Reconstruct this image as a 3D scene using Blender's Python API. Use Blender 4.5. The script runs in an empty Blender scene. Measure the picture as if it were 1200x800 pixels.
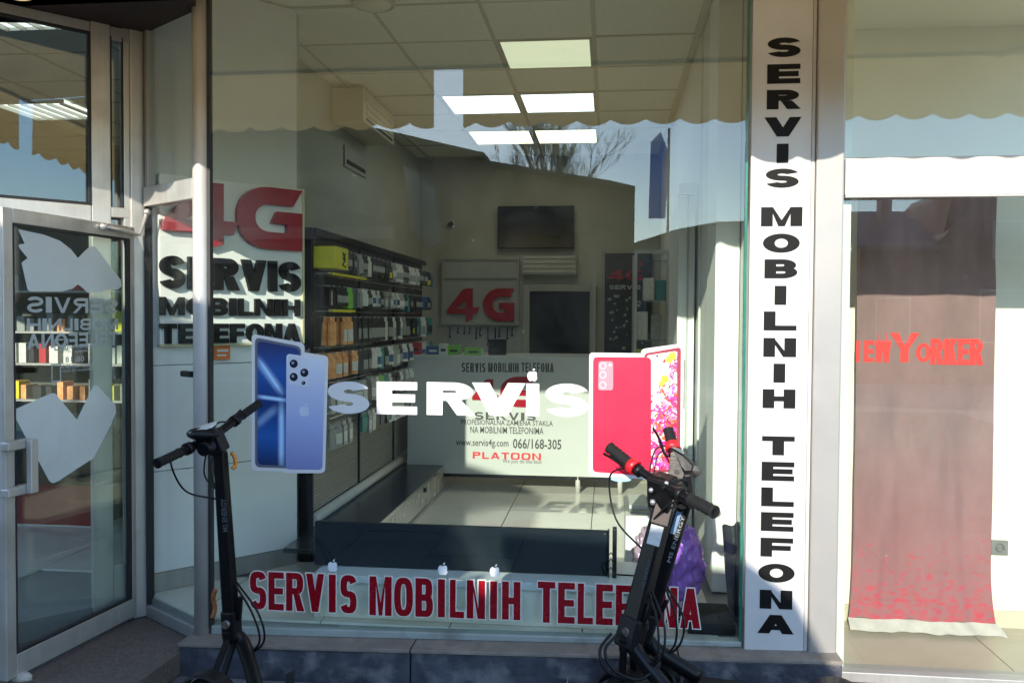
import bpy, bmesh, math, random
from mathutils import Vector, Matrix, noise
R = math.radians
SC = bpy.context.scene
COL = SC.collection
random.seed(7)

# ------------------------------------------------------------------ camera
FPX, EYE = 1010.0, Vector((0.0, -3.75, 1.6))
YAW, PIT, ROL = R(-6.40), R(-1.60), R(0.35)
fw = Vector((math.sin(YAW)*math.cos(PIT), math.cos(YAW)*math.cos(PIT), math.sin(PIT)))
rt0 = Vector((math.cos(YAW), -math.sin(YAW), 0)); up0 = rt0.cross(fw)
rt = math.cos(ROL)*rt0 + math.sin(ROL)*up0
up = -math.sin(ROL)*rt0 + math.cos(ROL)*up0
cd = bpy.data.cameras.new('camera'); cam = bpy.data.objects.new('camera', cd); COL.objects.link(cam)
cd.sensor_width = 36.0; cd.lens = FPX/1200*36.0; cd.clip_start = .05; cd.clip_end = 2000
m = Matrix((rt, up, -fw)).transposed().to_4x4(); m.translation = EYE
cam.matrix_world = m
SC.camera = cam

# ------------------------------------------------------------------ light
SUN_AZ, SUN_EL = R(12.0), R(21.3)       # travels towards +x,+y, down
w = bpy.data.worlds.new('World'); SC.world = w; w.use_nodes = True
nt = w.node_tree; bg = nt.nodes['Background']
sky = nt.nodes.new('ShaderNodeTexSky'); sky.sky_type = 'NISHITA'; sky.sun_disc = False
sky.sun_elevation = SUN_EL; sky.sun_rotation = R(180) + SUN_AZ
sky.air_density = 1.0; sky.dust_density = 0.15; sky.ozone_density = 2.2
# thin high cloud streaks over the whole sky
tc = nt.nodes.new('ShaderNodeTexCoord'); mp = nt.nodes.new('ShaderNodeMapping')
mp.inputs['Scale'].default_value = (1.0, 1.0, 6.0); mp.inputs['Rotation'].default_value = (0.15, .1, 0)
nz = nt.nodes.new('ShaderNodeTexNoise'); nz.inputs['Scale'].default_value = 2.6; nz.inputs['Detail'].default_value = 6
cr = nt.nodes.new('ShaderNodeValToRGB'); cr.color_ramp.elements[0].position = .48; cr.color_ramp.elements[1].position = .78
mx = nt.nodes.new('ShaderNodeMix'); mx.data_type = 'RGBA'
nt.links.new(tc.outputs['Generated'], mp.inputs['Vector']); nt.links.new(mp.outputs[0], nz.inputs['Vector'])
nt.links.new(nz.outputs['Fac'], cr.inputs['Fac'])
mu = nt.nodes.new('ShaderNodeMath'); mu.operation = 'MULTIPLY'; mu.inputs[1].default_value = .10
nt.links.new(cr.outputs['Color'], mu.inputs[0]); nt.links.new(mu.outputs[0], mx.inputs['Factor'])
nt.links.new(sky.outputs[0], mx.inputs[6]); mx.inputs[7].default_value = (6.6, 7.6, 9.0, 1)
nt.links.new(mx.outputs[2], bg.inputs['Color']); bg.inputs['Strength'].default_value = 0.15
sd = bpy.data.lights.new('sun', 'SUN'); sd.energy = 2.15; sd.angle = R(.53); sd.color = (1, .92, .80)
so = bpy.data.objects.new('sun', sd); COL.objects.link(so)
dvec = Vector((math.sin(SUN_AZ)*math.cos(SUN_EL), math.cos(SUN_AZ)*math.cos(SUN_EL), -math.sin(SUN_EL)))
so.rotation_euler = dvec.to_track_quat('-Z', 'Y').to_euler(); so.location = (-3, -12, 9)
SC.view_settings.view_transform = 'Standard'; SC.view_settings.look = 'None'
SC.view_settings.exposure = 1.82; SC.view_settings.gamma = 1
SC.cycles.max_bounces = 9; SC.cycles.diffuse_bounces = 4; SC.cycles.transparent_max_bounces = 24
SC.cycles.glossy_bounces = 5; SC.cycles.use_denoising = True
SC.cycles.caustics_reflective = False; SC.cycles.caustics_refractive = False
SC.cycles.sample_clamp_indirect = 6

# ------------------------------------------------------------------ materials
def mat(name, col, rough=.6, metal=0.0, var=.08, scale=8.0, bump=0.0, bscale=60.0, spec=None, stretch=None,
        emit=None, trans=None, col2=None, dirt=None):
    M = bpy.data.materials.new(name); M.use_nodes = True
    n = M.node_tree; b = n.nodes['Principled BSDF']
    b.inputs['Roughness'].default_value = rough; b.inputs['Metallic'].default_value = metal
    if spec is not None: b.inputs['Specular IOR Level'].default_value = spec
    t = n.nodes.new('ShaderNodeTexCoord'); vec = t.outputs['Object']
    if stretch:
        mpn = n.nodes.new('ShaderNodeMapping'); mpn.inputs['Scale'].default_value = stretch
        n.links.new(vec, mpn.inputs[0]); vec = mpn.outputs[0]
    nz = n.nodes.new('ShaderNodeTexNoise'); nz.inputs['Scale'].default_value = scale; nz.inputs['Detail'].default_value = 6
    nz.inputs['Roughness'].default_value = .65
    n.links.new(vec, nz.inputs['Vector'])
    r = n.nodes.new('ShaderNodeValToRGB')
    c1 = [max(0, c*(1-var)) for c in col]; c2 = col2 or [min(1, c*(1+var)) for c in col]
    r.color_ramp.elements[0].position = .3; r.color_ramp.elements[1].position = .7
    r.color_ramp.elements[0].color = (*c1, 1); r.color_ramp.elements[1].color = (*c2, 1)
    n.links.new(nz.outputs['Fac'], r.inputs[0]); out = r.outputs[0]
    if dirt:                                   # shaped stains: (colour, amount, scale)
        dz = n.nodes.new('ShaderNodeTexNoise'); dz.inputs['Scale'].default_value = dirt[2]; dz.inputs['Detail'].default_value = 9
        n.links.new(t.outputs['Object'], dz.inputs['Vector'])
        dr = n.nodes.new('ShaderNodeValToRGB'); dr.color_ramp.elements[0].position = .5; dr.color_ramp.elements[1].position = .72
        n.links.new(dz.outputs['Fac'], dr.inputs[0])
        mm = n.nodes.new('ShaderNodeMath'); mm.operation = 'MULTIPLY'; mm.inputs[1].default_value = dirt[1]
        n.links.new(dr.outputs[0], mm.inputs[0])
        mi = n.nodes.new('ShaderNodeMix'); mi.data_type = 'RGBA'
        n.links.new(mm.outputs[0], mi.inputs['Factor']); n.links.new(out, mi.inputs[6]); mi.inputs[7].default_value = (*dirt[0], 1)
        out = mi.outputs[2]
    n.links.new(out, b.inputs['Base Color'])
    # roughness variation
    ma = n.nodes.new('ShaderNodeMapRange'); ma.inputs['To Min'].default_value = max(.02, rough-.08); ma.inputs['To Max'].default_value = min(1, rough+.1)
    n.links.new(nz.outputs['Fac'], ma.inputs['Value']); n.links.new(ma.outputs[0], b.inputs['Roughness'])
    if bump:
        bn = n.nodes.new('ShaderNodeTexNoise'); bn.inputs['Scale'].default_value = bscale; bn.inputs['Detail'].default_value = 5
        n.links.new(vec, bn.inputs['Vector'])
        bp = n.nodes.new('ShaderNodeBump'); bp.inputs['Strength'].default_value = bump; bp.inputs['Distance'].default_value = .01
        n.links.new(bn.outputs['Fac'], bp.inputs['Height']); n.links.new(bp.outputs[0], b.inputs['Normal'])
    if emit: b.inputs['Emission Color'].default_value = (*emit[0], 1); b.inputs['Emission Strength'].default_value = emit[1]
    if trans:                                   # thin cloth lets light through
        o = n.nodes['Material Output']; tr = n.nodes.new('ShaderNodeBsdfTranslucent'); ms = n.nodes.new('ShaderNodeMixShader')
        n.links.new(out, tr.inputs[0]); ms.inputs[0].default_value = trans
        n.links.new(b.outputs[0], ms.inputs[1]); n.links.new(tr.outputs[0], ms.inputs[2]); n.links.new(ms.outputs[0], o.inputs[0])
    return M

def glass(name, tint=(.90, .955, .925), refl=1.0, base=.05, frost=None):
    M = bpy.data.materials.new(name); M.use_nodes = True; n = M.node_tree
    n.nodes.remove(n.nodes['Principled BSDF']); o = n.nodes['Material Output']
    tr = n.nodes.new('ShaderNodeBsdfTransparent'); tr.inputs[0].default_value = (*tint, 1)
    gl = n.nodes.new('ShaderNodeBsdfGlossy'); gl.inputs['Roughness'].default_value = 0.0; gl.inputs[0].default_value = (.95, .98, 1, 1)
    # reflectance of a face seen from either side (the pane does not bend the rays)
    ge = n.nodes.new('ShaderNodeNewGeometry'); dp = n.nodes.new('ShaderNodeVectorMath'); dp.operation = 'DOT_PRODUCT'
    n.links.new(ge.outputs['Incoming'], dp.inputs[0]); n.links.new(ge.outputs['Normal'], dp.inputs[1])
    ab0 = n.nodes.new('ShaderNodeMath'); ab0.operation = 'ABSOLUTE'; n.links.new(dp.outputs['Value'], ab0.inputs[0])
    om = n.nodes.new('ShaderNodeMath'); om.operation = 'SUBTRACT'; om.inputs[0].default_value = 1; n.links.new(ab0.outputs[0], om.inputs[1])
    pw = n.nodes.new('ShaderNodeMath'); pw.operation = 'POWER'; pw.inputs[1].default_value = 5; n.links.new(om.outputs[0], pw.inputs[0])
    lw = n.nodes.new('ShaderNodeMath'); lw.operation = 'MULTIPLY_ADD'; lw.inputs[1].default_value = .96; lw.inputs[2].default_value = .04; n.links.new(pw.outputs[0], lw.inputs[0])
    mm = n.nodes.new('ShaderNodeMath'); mm.operation = 'MULTIPLY_ADD'; mm.inputs[1].default_value = refl; mm.inputs[2].default_value = base
    mm.use_clamp = True
    n.links.new(lw.outputs[0], mm.inputs[0])
    # faint large waviness of the pane, and smears of dirt
    t = n.nodes.new('ShaderNodeTexCoord'); nz = n.nodes.new('ShaderNodeTexNoise'); nz.inputs['Scale'].default_value = 1.3
    n.links.new(t.outputs['Object'], nz.inputs['Vector'])
    bp = n.nodes.new('ShaderNodeBump'); bp.inputs['Strength'].default_value = .03; bp.inputs['Distance'].default_value = .004
    n.links.new(nz.outputs['Fac'], bp.inputs['Height']); n.links.new(bp.outputs[0], gl.inputs['Normal'])
    ms = n.nodes.new('ShaderNodeMixShader'); n.links.new(mm.outputs[0], ms.inputs[0])
    n.links.new(tr.outputs[0], ms.inputs[1]); n.links.new(gl.outputs[0], ms.inputs[2])
    d = n.nodes.new('ShaderNodeBsdfDiffuse'); d.inputs[0].default_value = (.75, .78, .76, 1)
    sm = n.nodes.new('ShaderNodeTexNoise'); sm.inputs['Scale'].default_value = 3.2; sm.inputs['Detail'].default_value = 9; sm.inputs['Distortion'].default_value = 1.2
    n.links.new(t.outputs['Object'], sm.inputs['Vector'])
    sr = n.nodes.new('ShaderNodeMapRange'); sr.inputs['From Min'].default_value = .42; sr.inputs['From Max'].default_value = .85
    sr.inputs['To Min'].default_value = 0.0004 if frost is None else frost; sr.inputs['To Max'].default_value = .006 if frost is None else min(1, frost+.1)
    n.links.new(sm.outputs['Fac'], sr.inputs['Value'])
    # specks of dust and dried droplets
    sk = n.nodes.new('ShaderNodeTexNoise'); sk.inputs['Scale'].default_value = 55; sk.inputs['Detail'].default_value = 2; n.links.new(t.outputs['Object'], sk.inputs['Vector'])
    sl = n.nodes.new('ShaderNodeMapRange'); sl.inputs['From Min'].default_value = .745; sl.inputs['From Max'].default_value = .78; sl.inputs['To Max'].default_value = .10; n.links.new(sk.outputs['Fac'], sl.inputs['Value'])
    sa = n.nodes.new('ShaderNodeMath'); sa.operation = 'MAXIMUM'; n.links.new(sr.outputs[0], sa.inputs[0]); n.links.new(sl.outputs[0], sa.inputs[1])
    m2 = n.nodes.new('ShaderNodeMixShader'); n.links.new(sa.outputs[0], m2.inputs[0])
    n.links.new(ms.outputs[0], m2.inputs[1]); n.links.new(d.outputs[0], m2.inputs[2]); n.links.new(m2.outputs[0], o.inputs[0])
    return M

ALU = mat('brushed_aluminium', (.54, .52, .48), .38, .55, .08, 5, .05, 200, stretch=(6, 6, .3), dirt=((.28, .25, .2), .4, 5))
ALUD = mat('dull_aluminium', (.38, .37, .345), .45, .5, .08, 5, .05, 200, stretch=(6, 6, .3), dirt=((.2, .18, .15), .3, 3))
ALUW = mat('pale_painted_frame', (.47, .46, .43), .45, 0, .05, 4, .03, 120, dirt=((.33, .29, .24), .45, 4.5))
BLACKR = mat('black_gasket_rubber', (.015, .015, .016), .6, 0, .2)
GLASS = glass('window_glass', (.945, .985, .962), refl=1.0, base=.006)
GLASSS = glass('side_pane_glass', (.95, .97, .955), refl=.55, base=.0)
GLASSD = glass('door_glass', (.87, .925, .90), refl=1.0, base=.04)
GLASSN = glass('neighbour_window_glass', (.95, .975, .945), refl=.95, base=.01)
GEDGE = mat('green_glass_edge', (.03, .16, .12), .15, 0, .2)
FROST = glass('frosted_film', (.62, .74, .74), refl=.8, base=.03, frost=.74)
WHITEP = mat('white_vinyl', (.62, .61, .595), .4, 0, .03, 4)
BLACKV = mat('black_vinyl', (.006, .006, .006), .55, 0, .2, spec=.15)
REDV = mat('crimson_vinyl', (.24, .003, .010), .25, 0, .1)
REDS = mat('dark_red_acrylic', (.33, .008, .02), .2, 0, .08)
BOARD = mat('white_sign_board', (.52, .515, .50), .4, 0, .03, 2, dirt=((.36, .33, .28), .38, 3.2))
BOARDI = mat('indoor_white_board', (.80, .79, .76), .35, 0, .03, 2)
DIMF = mat('dim_grey_frame', (.30, .31, .28), .5, 0, .05)
WALLW = mat('white_plaster', (.69, .70, .66), .75, 0, .05, 1.6, .06, 90)
PANELW = mat('white_laminate_panel', (.80, .81, .81), .35, 0, .03, 1.5)
BACKW = mat('grey_green_wall', (.38, .385, .325), .8, 0, .07, 1.2, .05, 90)
CEILT = mat('mineral_ceiling_tile', (.72, .725, .64), .9, 0, .05, 30, .25, 400)
RAILM = mat('ceiling_rail_paint', (.45, .45, .40), .5, 0, .05)
FLOORT = mat('cream_floor_tile', (.70, .67, .59), .16, 0, .08, 2.2, .01, 30)
GROUT = mat('grey_grout', (.26, .25, .23), .9)
STONE = mat('blue_grey_granite', (.030, .034, .048), .5, 0, .35, 7, .5, 40, col2=(.085, .09, .11), dirt=((.26, .25, .25), .7, 9))
STONET = mat('worn_ledge_stone', (.22, .19, .155), .7, 0, .3, 12, .4, 50, dirt=((.10, .09, .08), .6, 6))
LITEP = mat('pale_street_concrete', (.36, .36, .355), .85, 0, .1, 2, .3, 60)
PAVE = mat('dark_paving', (.14, .14, .145), .8, 0, .25, 20, .5, 90, dirt=((.05, .05, .05), .5, 3))
MATE = mat('brown_entrance_carpet', (.15, .118, .095), .95, 0, .4, 60, .8, 240, dirt=((.13, .11, .09), .5, 7))
BLK = mat('matt_black_plastic', (.005, .005, .006), .42, 0, .3, 20, .1, 300, spec=.25)
BLKM = mat('satin_black_metal', (.004, .004, .005), .34, .0, .2, 10, .03, 200, spec=.22)
RUB = mat('tyre_rubber', (.010, .010, .010), .7, 0, .3, 30, .4, 200, spec=.25)
NAVY = mat('black_led_panel', (.003, .008, .012), .5, 0, .2, 40, .3, 900, spec=.15)
DKBENCH = mat('dark_bench_top', (.025, .032, .034), .22, 0, .3, 4, .02, 80)
REDP = mat('bright_red_plastic', (.62, .012, .02), .35, 0, .05)
ORANGEM = mat('orange_metal', (.55, .20, .02), .4, .3, .1)
GREYM = mat('worn_grey_metal', (.15, .135, .12), .4, .6, .2, 20, .2, 100)
YEL = mat('yellow_card', (.62, .56, .02), .5, 0, .1)
AWN = mat('tan_awning_cloth', (.60, .43, .20), .9, 0, .10, 3, .15, 300, trans=.52)
TVB = mat('tv_screen_black', (.008, .011, .013), .12, 0, .1)
ROOFT = mat('dark_roof', (.06, .058, .06), .8, 0, .25, 6, .4, 30)
BRICKW = mat('brown_render', (.10, .075, .06), .9, 0, .2, 3, .3, 30)
DKGLASS = mat('dark_building_glass', (.02, .025, .03), .1, 0, .1)
HILLM = mat('distant_hill', (.05, .06, .055), 1, 0, .2, .05)
BARK = mat('bare_tree_bark', (.06, .045, .035), .9, 0, .3, 20)

# ------------------------------------------------------------------ geometry helpers
def ray(px, py):
    return (fw + rt*((px-600)/FPX) - up*((py-400)/FPX))
def P(px, py, Y):                       # point seen there, on the plane y = Y
    d = ray(px, py); return EYE + d*((Y-EYE.y)/d.y)
def G(px, py, z):                       # on the level z
    d = ray(px, py); return EYE + d*((z-EYE.z)/d.z)
class Fr:
    """a plane: origin, right and up vectors; n points to the viewer's side"""
    def __init__(s, o, u, v=(0, 0, 1)):
        s.o = Vector(o); s.u = Vector(u).normalized(); s.v = Vector(v).normalized(); s.n = s.u.cross(s.v)
    def p(s, a, b, c=0): return s.o + s.u*a + s.v*b + s.n*c
    def ab(s, px, py, c=0):
        d = ray(px, py); t = ((s.o + s.n*c) - EYE).dot(s.n)/d.dot(s.n); q = EYE + d*t - s.o
        return q.dot(s.u), q.dot(s.v)
class MB:
    def __init__(s): s.v = []; s.f = []; s.smooth = []
    def add(s, vs, fs, sm=False):
        k = len(s.v); s.v += [tuple(v) for v in vs]; s.f += [tuple(i+k for i in f) for f in fs]; s.smooth += [sm]*len(fs); return s
    def hexa(s, c):   # 8 corners, bottom ring then top ring
        return s.add(c, [(3, 2, 1, 0), (4, 5, 6, 7), (0, 1, 5, 4), (1, 2, 6, 5), (2, 3, 7, 6), (3, 0, 4, 7)])
    def box(s, x0, y0, z0, x1, y1, z1):
        return s.hexa([(x0, y0, z0), (x1, y0, z0), (x1, y1, z0), (x0, y1, z0), (x0, y0, z1), (x1, y0, z1), (x1, y1, z1), (x0, y1, z1)])
    def fbox(s, F, a0, a1, b0, b1, c0, c1):
        return s.hexa([F.p(a0, b0, c1), F.p(a1, b0, c1), F.p(a1, b0, c0), F.p(a0, b0, c0), F.p(a0, b1, c1), F.p(a1, b1, c1), F.p(a1, b1, c0), F.p(a0, b1, c0)])
    def prism(s, F, poly, c0, c1):
        A = sum(poly[i][0]*poly[(i+1) % len(poly)][1]-poly[(i+1) % len(poly)][0]*poly[i][1] for i in range(len(poly)))
        if A < 0: poly = poly[::-1]
        n = len(poly)
        vs = [F.p(a, b, c1) for a, b in poly] + [F.p(a, b, c0) for a, b in poly]
        fs = [tuple(range(n)), tuple(range(2*n-1, n-1, -1))] + [(i, i+n, (i+1) % n+n, (i+1) % n) for i in range(n)]
        return s.add(vs, fs)
    def tube(s, pts, r, n=10, flat=1.0, upv=None):
        pts = [Vector(p) for p in pts]; rs = r if isinstance(r, (list, tuple)) else [r]*len(pts)
        vs = []; pu = None
        for i, p in enumerate(pts):
            t = (pts[min(i+1, len(pts)-1)] - pts[max(i-1, 0)]).normalized()
            if pu is None:
                a = Vector(upv) if upv else (Vector((0, 0, 1)) if abs(t.z) < .9 else Vector((1, 0, 0)))
            else: a = pu
            u = (a - t*a.dot(t)).normalized(); pu = u; v = t.cross(u)
            for k in range(n):
                an = 2*math.pi*k/n; vs.append(p + u*math.cos(an)*rs[i] + v*math.sin(an)*rs[i]*flat)
        fs = []
        for i in range(len(pts)-1):
            for k in range(n): fs.append((i*n+k, i*n+(k+1) % n, (i+1)*n+(k+1) % n, (i+1)*n+k))
        s.add(vs, fs, True)
        k0 = len(s.v)-len(vs)
        s.f.append(tuple(k0+i for i in range(n-1, -1, -1))); s.smooth.append(False)
        s.f.append(tuple(k0+(len(pts)-1)*n+i for i in range(n))); s.smooth.append(False)
        return s
    def beam(s, A, B, wx, wy, ax=(0, 1, 0), w2=None):
        """box beam A->B; wx across, wy along ax"""
        A = Vector(A); B = Vector(B); t = (B-A).normalized(); a = Vector(ax); a = (a - t*a.dot(t)).normalized(); b = t.cross(a)
        k = w2 or 1
        c = []
        for P0, q in ((A, 1), (B, k)):
            for sx, sy in ((-1, -1), (1, -1), (1, 1), (-1, 1)): c.append(P0 + b*sx*wx*q/2 + a*sy*wy*q/2)
        return s.hexa(c)
    def ball(s, c, r, nu=16, nv=10, dis=0, seed=0, sc=8):
        c = Vector(c); r = Vector(r) if not isinstance(r, (int, float)) else Vector((r, r, r))
        vs = []; fs = []
        for j in range(nv+1):
            th = math.pi*j/nv
            for i in range(nu):
                ph = 2*math.pi*i/nu; d = Vector((math.sin(th)*math.cos(ph), math.sin(th)*math.sin(ph), math.cos(th)))
                q = 1 + (dis*noise.noise(d*sc*.3 + Vector((seed, 0, 0))) + dis*.5*noise.noise(d*sc + Vector((seed, 5, 0))) if dis else 0)
                vs.append(c + Vector((d.x*r.x, d.y*r.y, d.z*r.z))*q)
        for j in range(nv):
            for i in range(nu): fs.append((j*nu+i, (j+1)*nu+i, (j+1)*nu+(i+1) % nu, j*nu+(i+1) % nu))
        return s.add(vs, fs, True)
    def torus(s, c, axis, R0, r, n=28, k=10):
        c = Vector(c); ax = Vector(axis).normalized(); a = ax.orthogonal().normalized(); b = ax.cross(a)
        vs = []; fs = []
        for i in range(n):
            t = 2*math.pi*i/n; d = a*math.cos(t)+b*math.sin(t)
            for j in range(k):
                q = 2*math.pi*j/k; vs.append(c + d*(R0+r*math.cos(q)) + ax*r*math.sin(q))
        for i in range(n):
            for j in range(k): fs.append((i*k+j, ((i+1) % n)*k+j, ((i+1) % n)*k+(j+1) % k, i*k+(j+1) % k))
        return s.add(vs, fs, True)
    def build(s, name, material, parent=None, bevel=0, origin=None):
        me = bpy.data.meshes.new(name); me.from_pydata(s.v, [], s.f); me.polygons.foreach_set('use_smooth', s.smooth)
        me.materials.append(material); me.update()
        o = bpy.data.objects.new(name, me); COL.objects.link(o)
        if parent is not None: o.parent = parent; o.matrix_parent_inverse = Matrix.Translation(parent.location).inverted()
        if bevel:
            b = o.modifiers.new('bevel', 'BEVEL'); b.width = bevel; b.segments = 2; b.limit_method = 'ANGLE'; b.angle_limit = R(40)
        return o
def tag(o, label=None, cat=None, group=None, kind=None):
    if label: o['label'] = label
    if cat: o['category'] = cat
    if group: o['group'] = group
    if kind: o['kind'] = kind
    return o
def thing(name, loc, label, cat, group=None):
    o = bpy.data.objects.new(name, None); COL.objects.link(o); o.location = loc; o.empty_display_size = .1
    return tag(o, label, cat, group)
def B(name, mt, par, *boxes, bevel=0):
    m_ = MB()
    for b in boxes: m_.box(*b)
    return m_.build(name, mt, par, bevel)
def FB(name, mt, par, F, *boxes, bevel=0):
    m_ = MB()
    for b in boxes: m_.fbox(F, *b)
    return m_.build(name, mt, par, bevel)

# ------------------------------------------------------------------ heavy capital letters
def arc(cx, cy, rx, ry, tx, ty, a0, a1, n=2.0, N=22):
    def pt(rx, ry, a):
        c, s_ = math.cos(a), math.sin(a); e = 2/n
        return (cx+rx*math.copysign(abs(c)**e, c), cy+ry*math.copysign(abs(s_)**e, s_))
    o = [pt(rx, ry, R(a0+(a1-a0)*i/N)) for i in range(N+1)]
    i_ = [pt(rx-tx, ry-ty, R(a0+(a1-a0)*i/N)) for i in range(N+1)]
    return o + i_[::-1]
def rc(a, b, c, d): return [(a, b), (c, b), (c, d), (a, d)]
GW = dict(S=.9, E=.85, R=.98, V=1.0, I=.34, i=.34, M=1.2, O=1.02, B=.95, L=.78, N=1.0, H=1.0, T=.88, F=.8, A=1.02, W=1.35, Y=1.0, K=1.0, G=1.0, P=.9, D=.95)
GW['4'] = 1.0
def glyph(ch, w, h, tx, ty, n=2.0):
    if ch in 'Ii': return [rc(0, 0, w, h)]
    if ch == 'S':
        ry = (h+ty)/4; return [arc(w/2, h-ry, w/2, ry, tx, ty, 18, 270, n), arc(w/2, ry, w/2, ry, tx, ty, 90, -162, n)]
    if ch == 'O': return [arc(w/2, h/2, w/2, h/2, tx, ty, 0, 180, n), arc(w/2, h/2, w/2, h/2, tx, ty, 180, 360, n)]
    if ch == 'E': return [rc(0, 0, tx, h), rc(tx, 0, w, ty), rc(tx, (h-ty)/2, w*.95, (h+ty)/2), rc(tx, h-ty, w, h)]
    if ch == 'F': return [rc(0, 0, tx, h), rc(tx, h*.47-ty/2, w*.93, h*.47+ty/2), rc(tx, h-ty, w, h)]
    if ch == 'L': return [rc(0, 0, tx, h), rc(tx, 0, w, ty)]
    if ch == 'T': return [rc((w-tx)/2, 0, (w+tx)/2, h-ty), rc(0, h-ty, w, h)]
    if ch == 'H': return [rc(0, 0, tx, h), rc(w-tx, 0, w, h), rc(tx, (h-ty)/2, w-tx, (h+ty)/2)]
    if ch == 'N': return [rc(0, 0, tx, h), rc(w-tx, 0, w, h), [(tx*.9, h), (w-tx*.9, ty*.9+h*.02), (w-tx*.9, 0), (w-tx*1.1, 0), (tx*.9, h-ty*1.1)]]
    if ch == 'M':
        k = tx*.55
        return [rc(0, 0, tx, h), rc(w-tx, 0, w, h), [(tx, h), (w/2, h*.32), (w-tx, h), (w-tx, h-ty*1.3), (w/2+k*.5, 0), (w/2-k*.5, 0), (tx, h-ty*1.3)]]
    if ch in 'VA':
        ya = h-h*(w/2-tx)/(w/2-tx/2)
        q = [(0, h), (tx, h), (w/2, ya), (w-tx, h), (w, h), (w/2+tx/2, 0), (w/2-tx/2, 0)]
        if ch == 'V': return [q]
        q = [(a, h-b) for a, b in q]; k = (w/2-tx/2)/h
        y0, y1 = h*.2, h*.2+ty*.85
        return [q, [(tx+k*y0-.01*w, y0), (w-tx-k*y0+.01*w, y0), (w-tx-k*y1+.01*w, y1), (tx+k*y1-.01*w, y1)]]
    if ch == 'W':
        g = glyph('V', w*.54, h, tx*.85, ty); return g + [[(a+w*.46, b) for a, b in g[0]]]
    if ch == 'Y': return [rc((w-tx)/2, 0, (w+tx)/2, h*.45), [(0, h), (tx*1.1, h), (w/2, h*.55), (w-tx*1.1, h), (w, h), ((w+tx)/2, h*.45), ((w-tx)/2, h*.45)]]
    if ch == 'K': return [rc(0, 0, tx, h), [(tx*.85, h*.34), (w, h), (w-tx*1.25, h), (tx*.85, h*.62)], [(w*.36, h*.52), (w*.36+tx*.8, h*.68), (w*1.02, 0), (w*1.02-tx*1.25, 0)]]
    if ch == 'B':
        r1, r2 = (h*.5+ty/2)/2*.98, (h*.5+ty/2)/2
        x = tx*.9; return [rc(0, 0, tx, h), rc(tx, 0, w*.55, ty), rc(tx, (h-ty)/2, w*.55, (h+ty)/2), rc(tx, h-ty, w*.55, h),
                           arc(w*.55, h-r1, w*.41, r1, tx, ty, -90, 90, n), arc(w*.55, r2, w*.45, r2, tx, ty, -90, 90, n)]
    if ch in 'RP':
        r1 = h*.56/2; q = [rc(0, 0, tx, h), rc(tx, h-ty, w*.55, h), rc(tx, h-2*r1, w*.55, h-2*r1+ty), arc(w*.55, h-r1, w*.42, r1, tx, ty, -90, 90, n)]
        if ch == 'R': q.append([(w*.42, h-2*r1), (w*.42+tx*.95, h-2*r1), (w*1.03, 0), (w*1.03-tx*1.15, 0)])
        return q
    if ch == 'G': return [arc(w*.55, h/2, w*.55, h/2, tx, ty, 90, 270, n), rc(w*.55, 0, w, ty), rc(w-tx, ty, w, h*.56), rc(w*.52, h*.56-ty*.75, w-tx, h*.56),
                          [(w*.55, h-ty), (w*.88, h-ty), (w, h), (w*.55, h)]]
    if ch == '4': return [[(w*.62, h), (w*.62, h*.62), (w*.30, h*.40), (w*.62, h*.40), (w*.62, h*.22), (w*.02, h*.22), (0, h*.34), (w*.5, h*.95)],
                          [(w*.62, -h*.02), (w*.84, h*.06), (w*.84, h), (w*.62, h)], [(w*.84, h*.22), (w*.98, h*.22), (w*1.06, h*.42), (w*.84, h*.42)]]
    return [rc(0, 0, w, h)]
def grow(poly, d):
    A = sum(poly[i][0]*poly[(i+1) % len(poly)][1]-poly[(i+1) % len(poly)][0]*poly[i][1] for i in range(len(poly)))
    if A < 0: poly = poly[::-1]
    out = []; n = len(poly)
    for i in range(n):
        a, b, c = Vector(poly[i-1]), Vector(poly[i]), Vector(poly[(i+1) % n])
        e1 = (b-a); e2 = (c-b)
        if e1.length < 1e-7 or e2.length < 1e-7: continue
        e1.normalize(); e2.normalize(); n1 = Vector((e1.y, -e1.x)); n2 = Vector((e2.y, -e2.x)); q = n1+n2
        if q.length < .3: q = n1
        q.normalize(); k = d/max(.45, q.dot(n1)); out.append(tuple(b+q*k))
    return out
def letters(F, word, a0, a1, b0, b1, tx, ty, c0, c1, mt, parent, name='lettering', gap=.14, n=2.0, split=False, outline=None, skew=0):
    """word set in the box a0..a1 x b0..b1 of plane F; tx, ty = stem and bar thickness as part of the height"""
    h = b1-b0; tot = sum(GW.get(c, .5) for c in word)+gap*(len(word)-1); k = (a1-a0)/tot
    a = a0; m_ = MB(); j = 0; res = []; mo = MB()
    for c in word:
        wd = GW.get(c, .5)*k
        if c != ' ':
            t_ = min(tx*h, wd*.42) if c not in 'Ii' else wd
            for q in glyph(c, wd, h, t_, ty*h, n):
                qq = [(a+x+skew*y, b0+y) for x, y in q]; j += 1
                if outline: mo.prism(F, grow(qq, outline[0]), c0, c0+(c1-c0)*.5+.00002*j)
                m_.prism(F, qq, c0, c1+.00004*j)
            if split: res.append(m_.build(name, mt, parent)); m_ = MB()
        a += wd + gap*k
    if outline: mo.build('letter_outline', outline[1], parent)
    if not split: res.append(m_.build(name, mt, parent))
    return res
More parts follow.
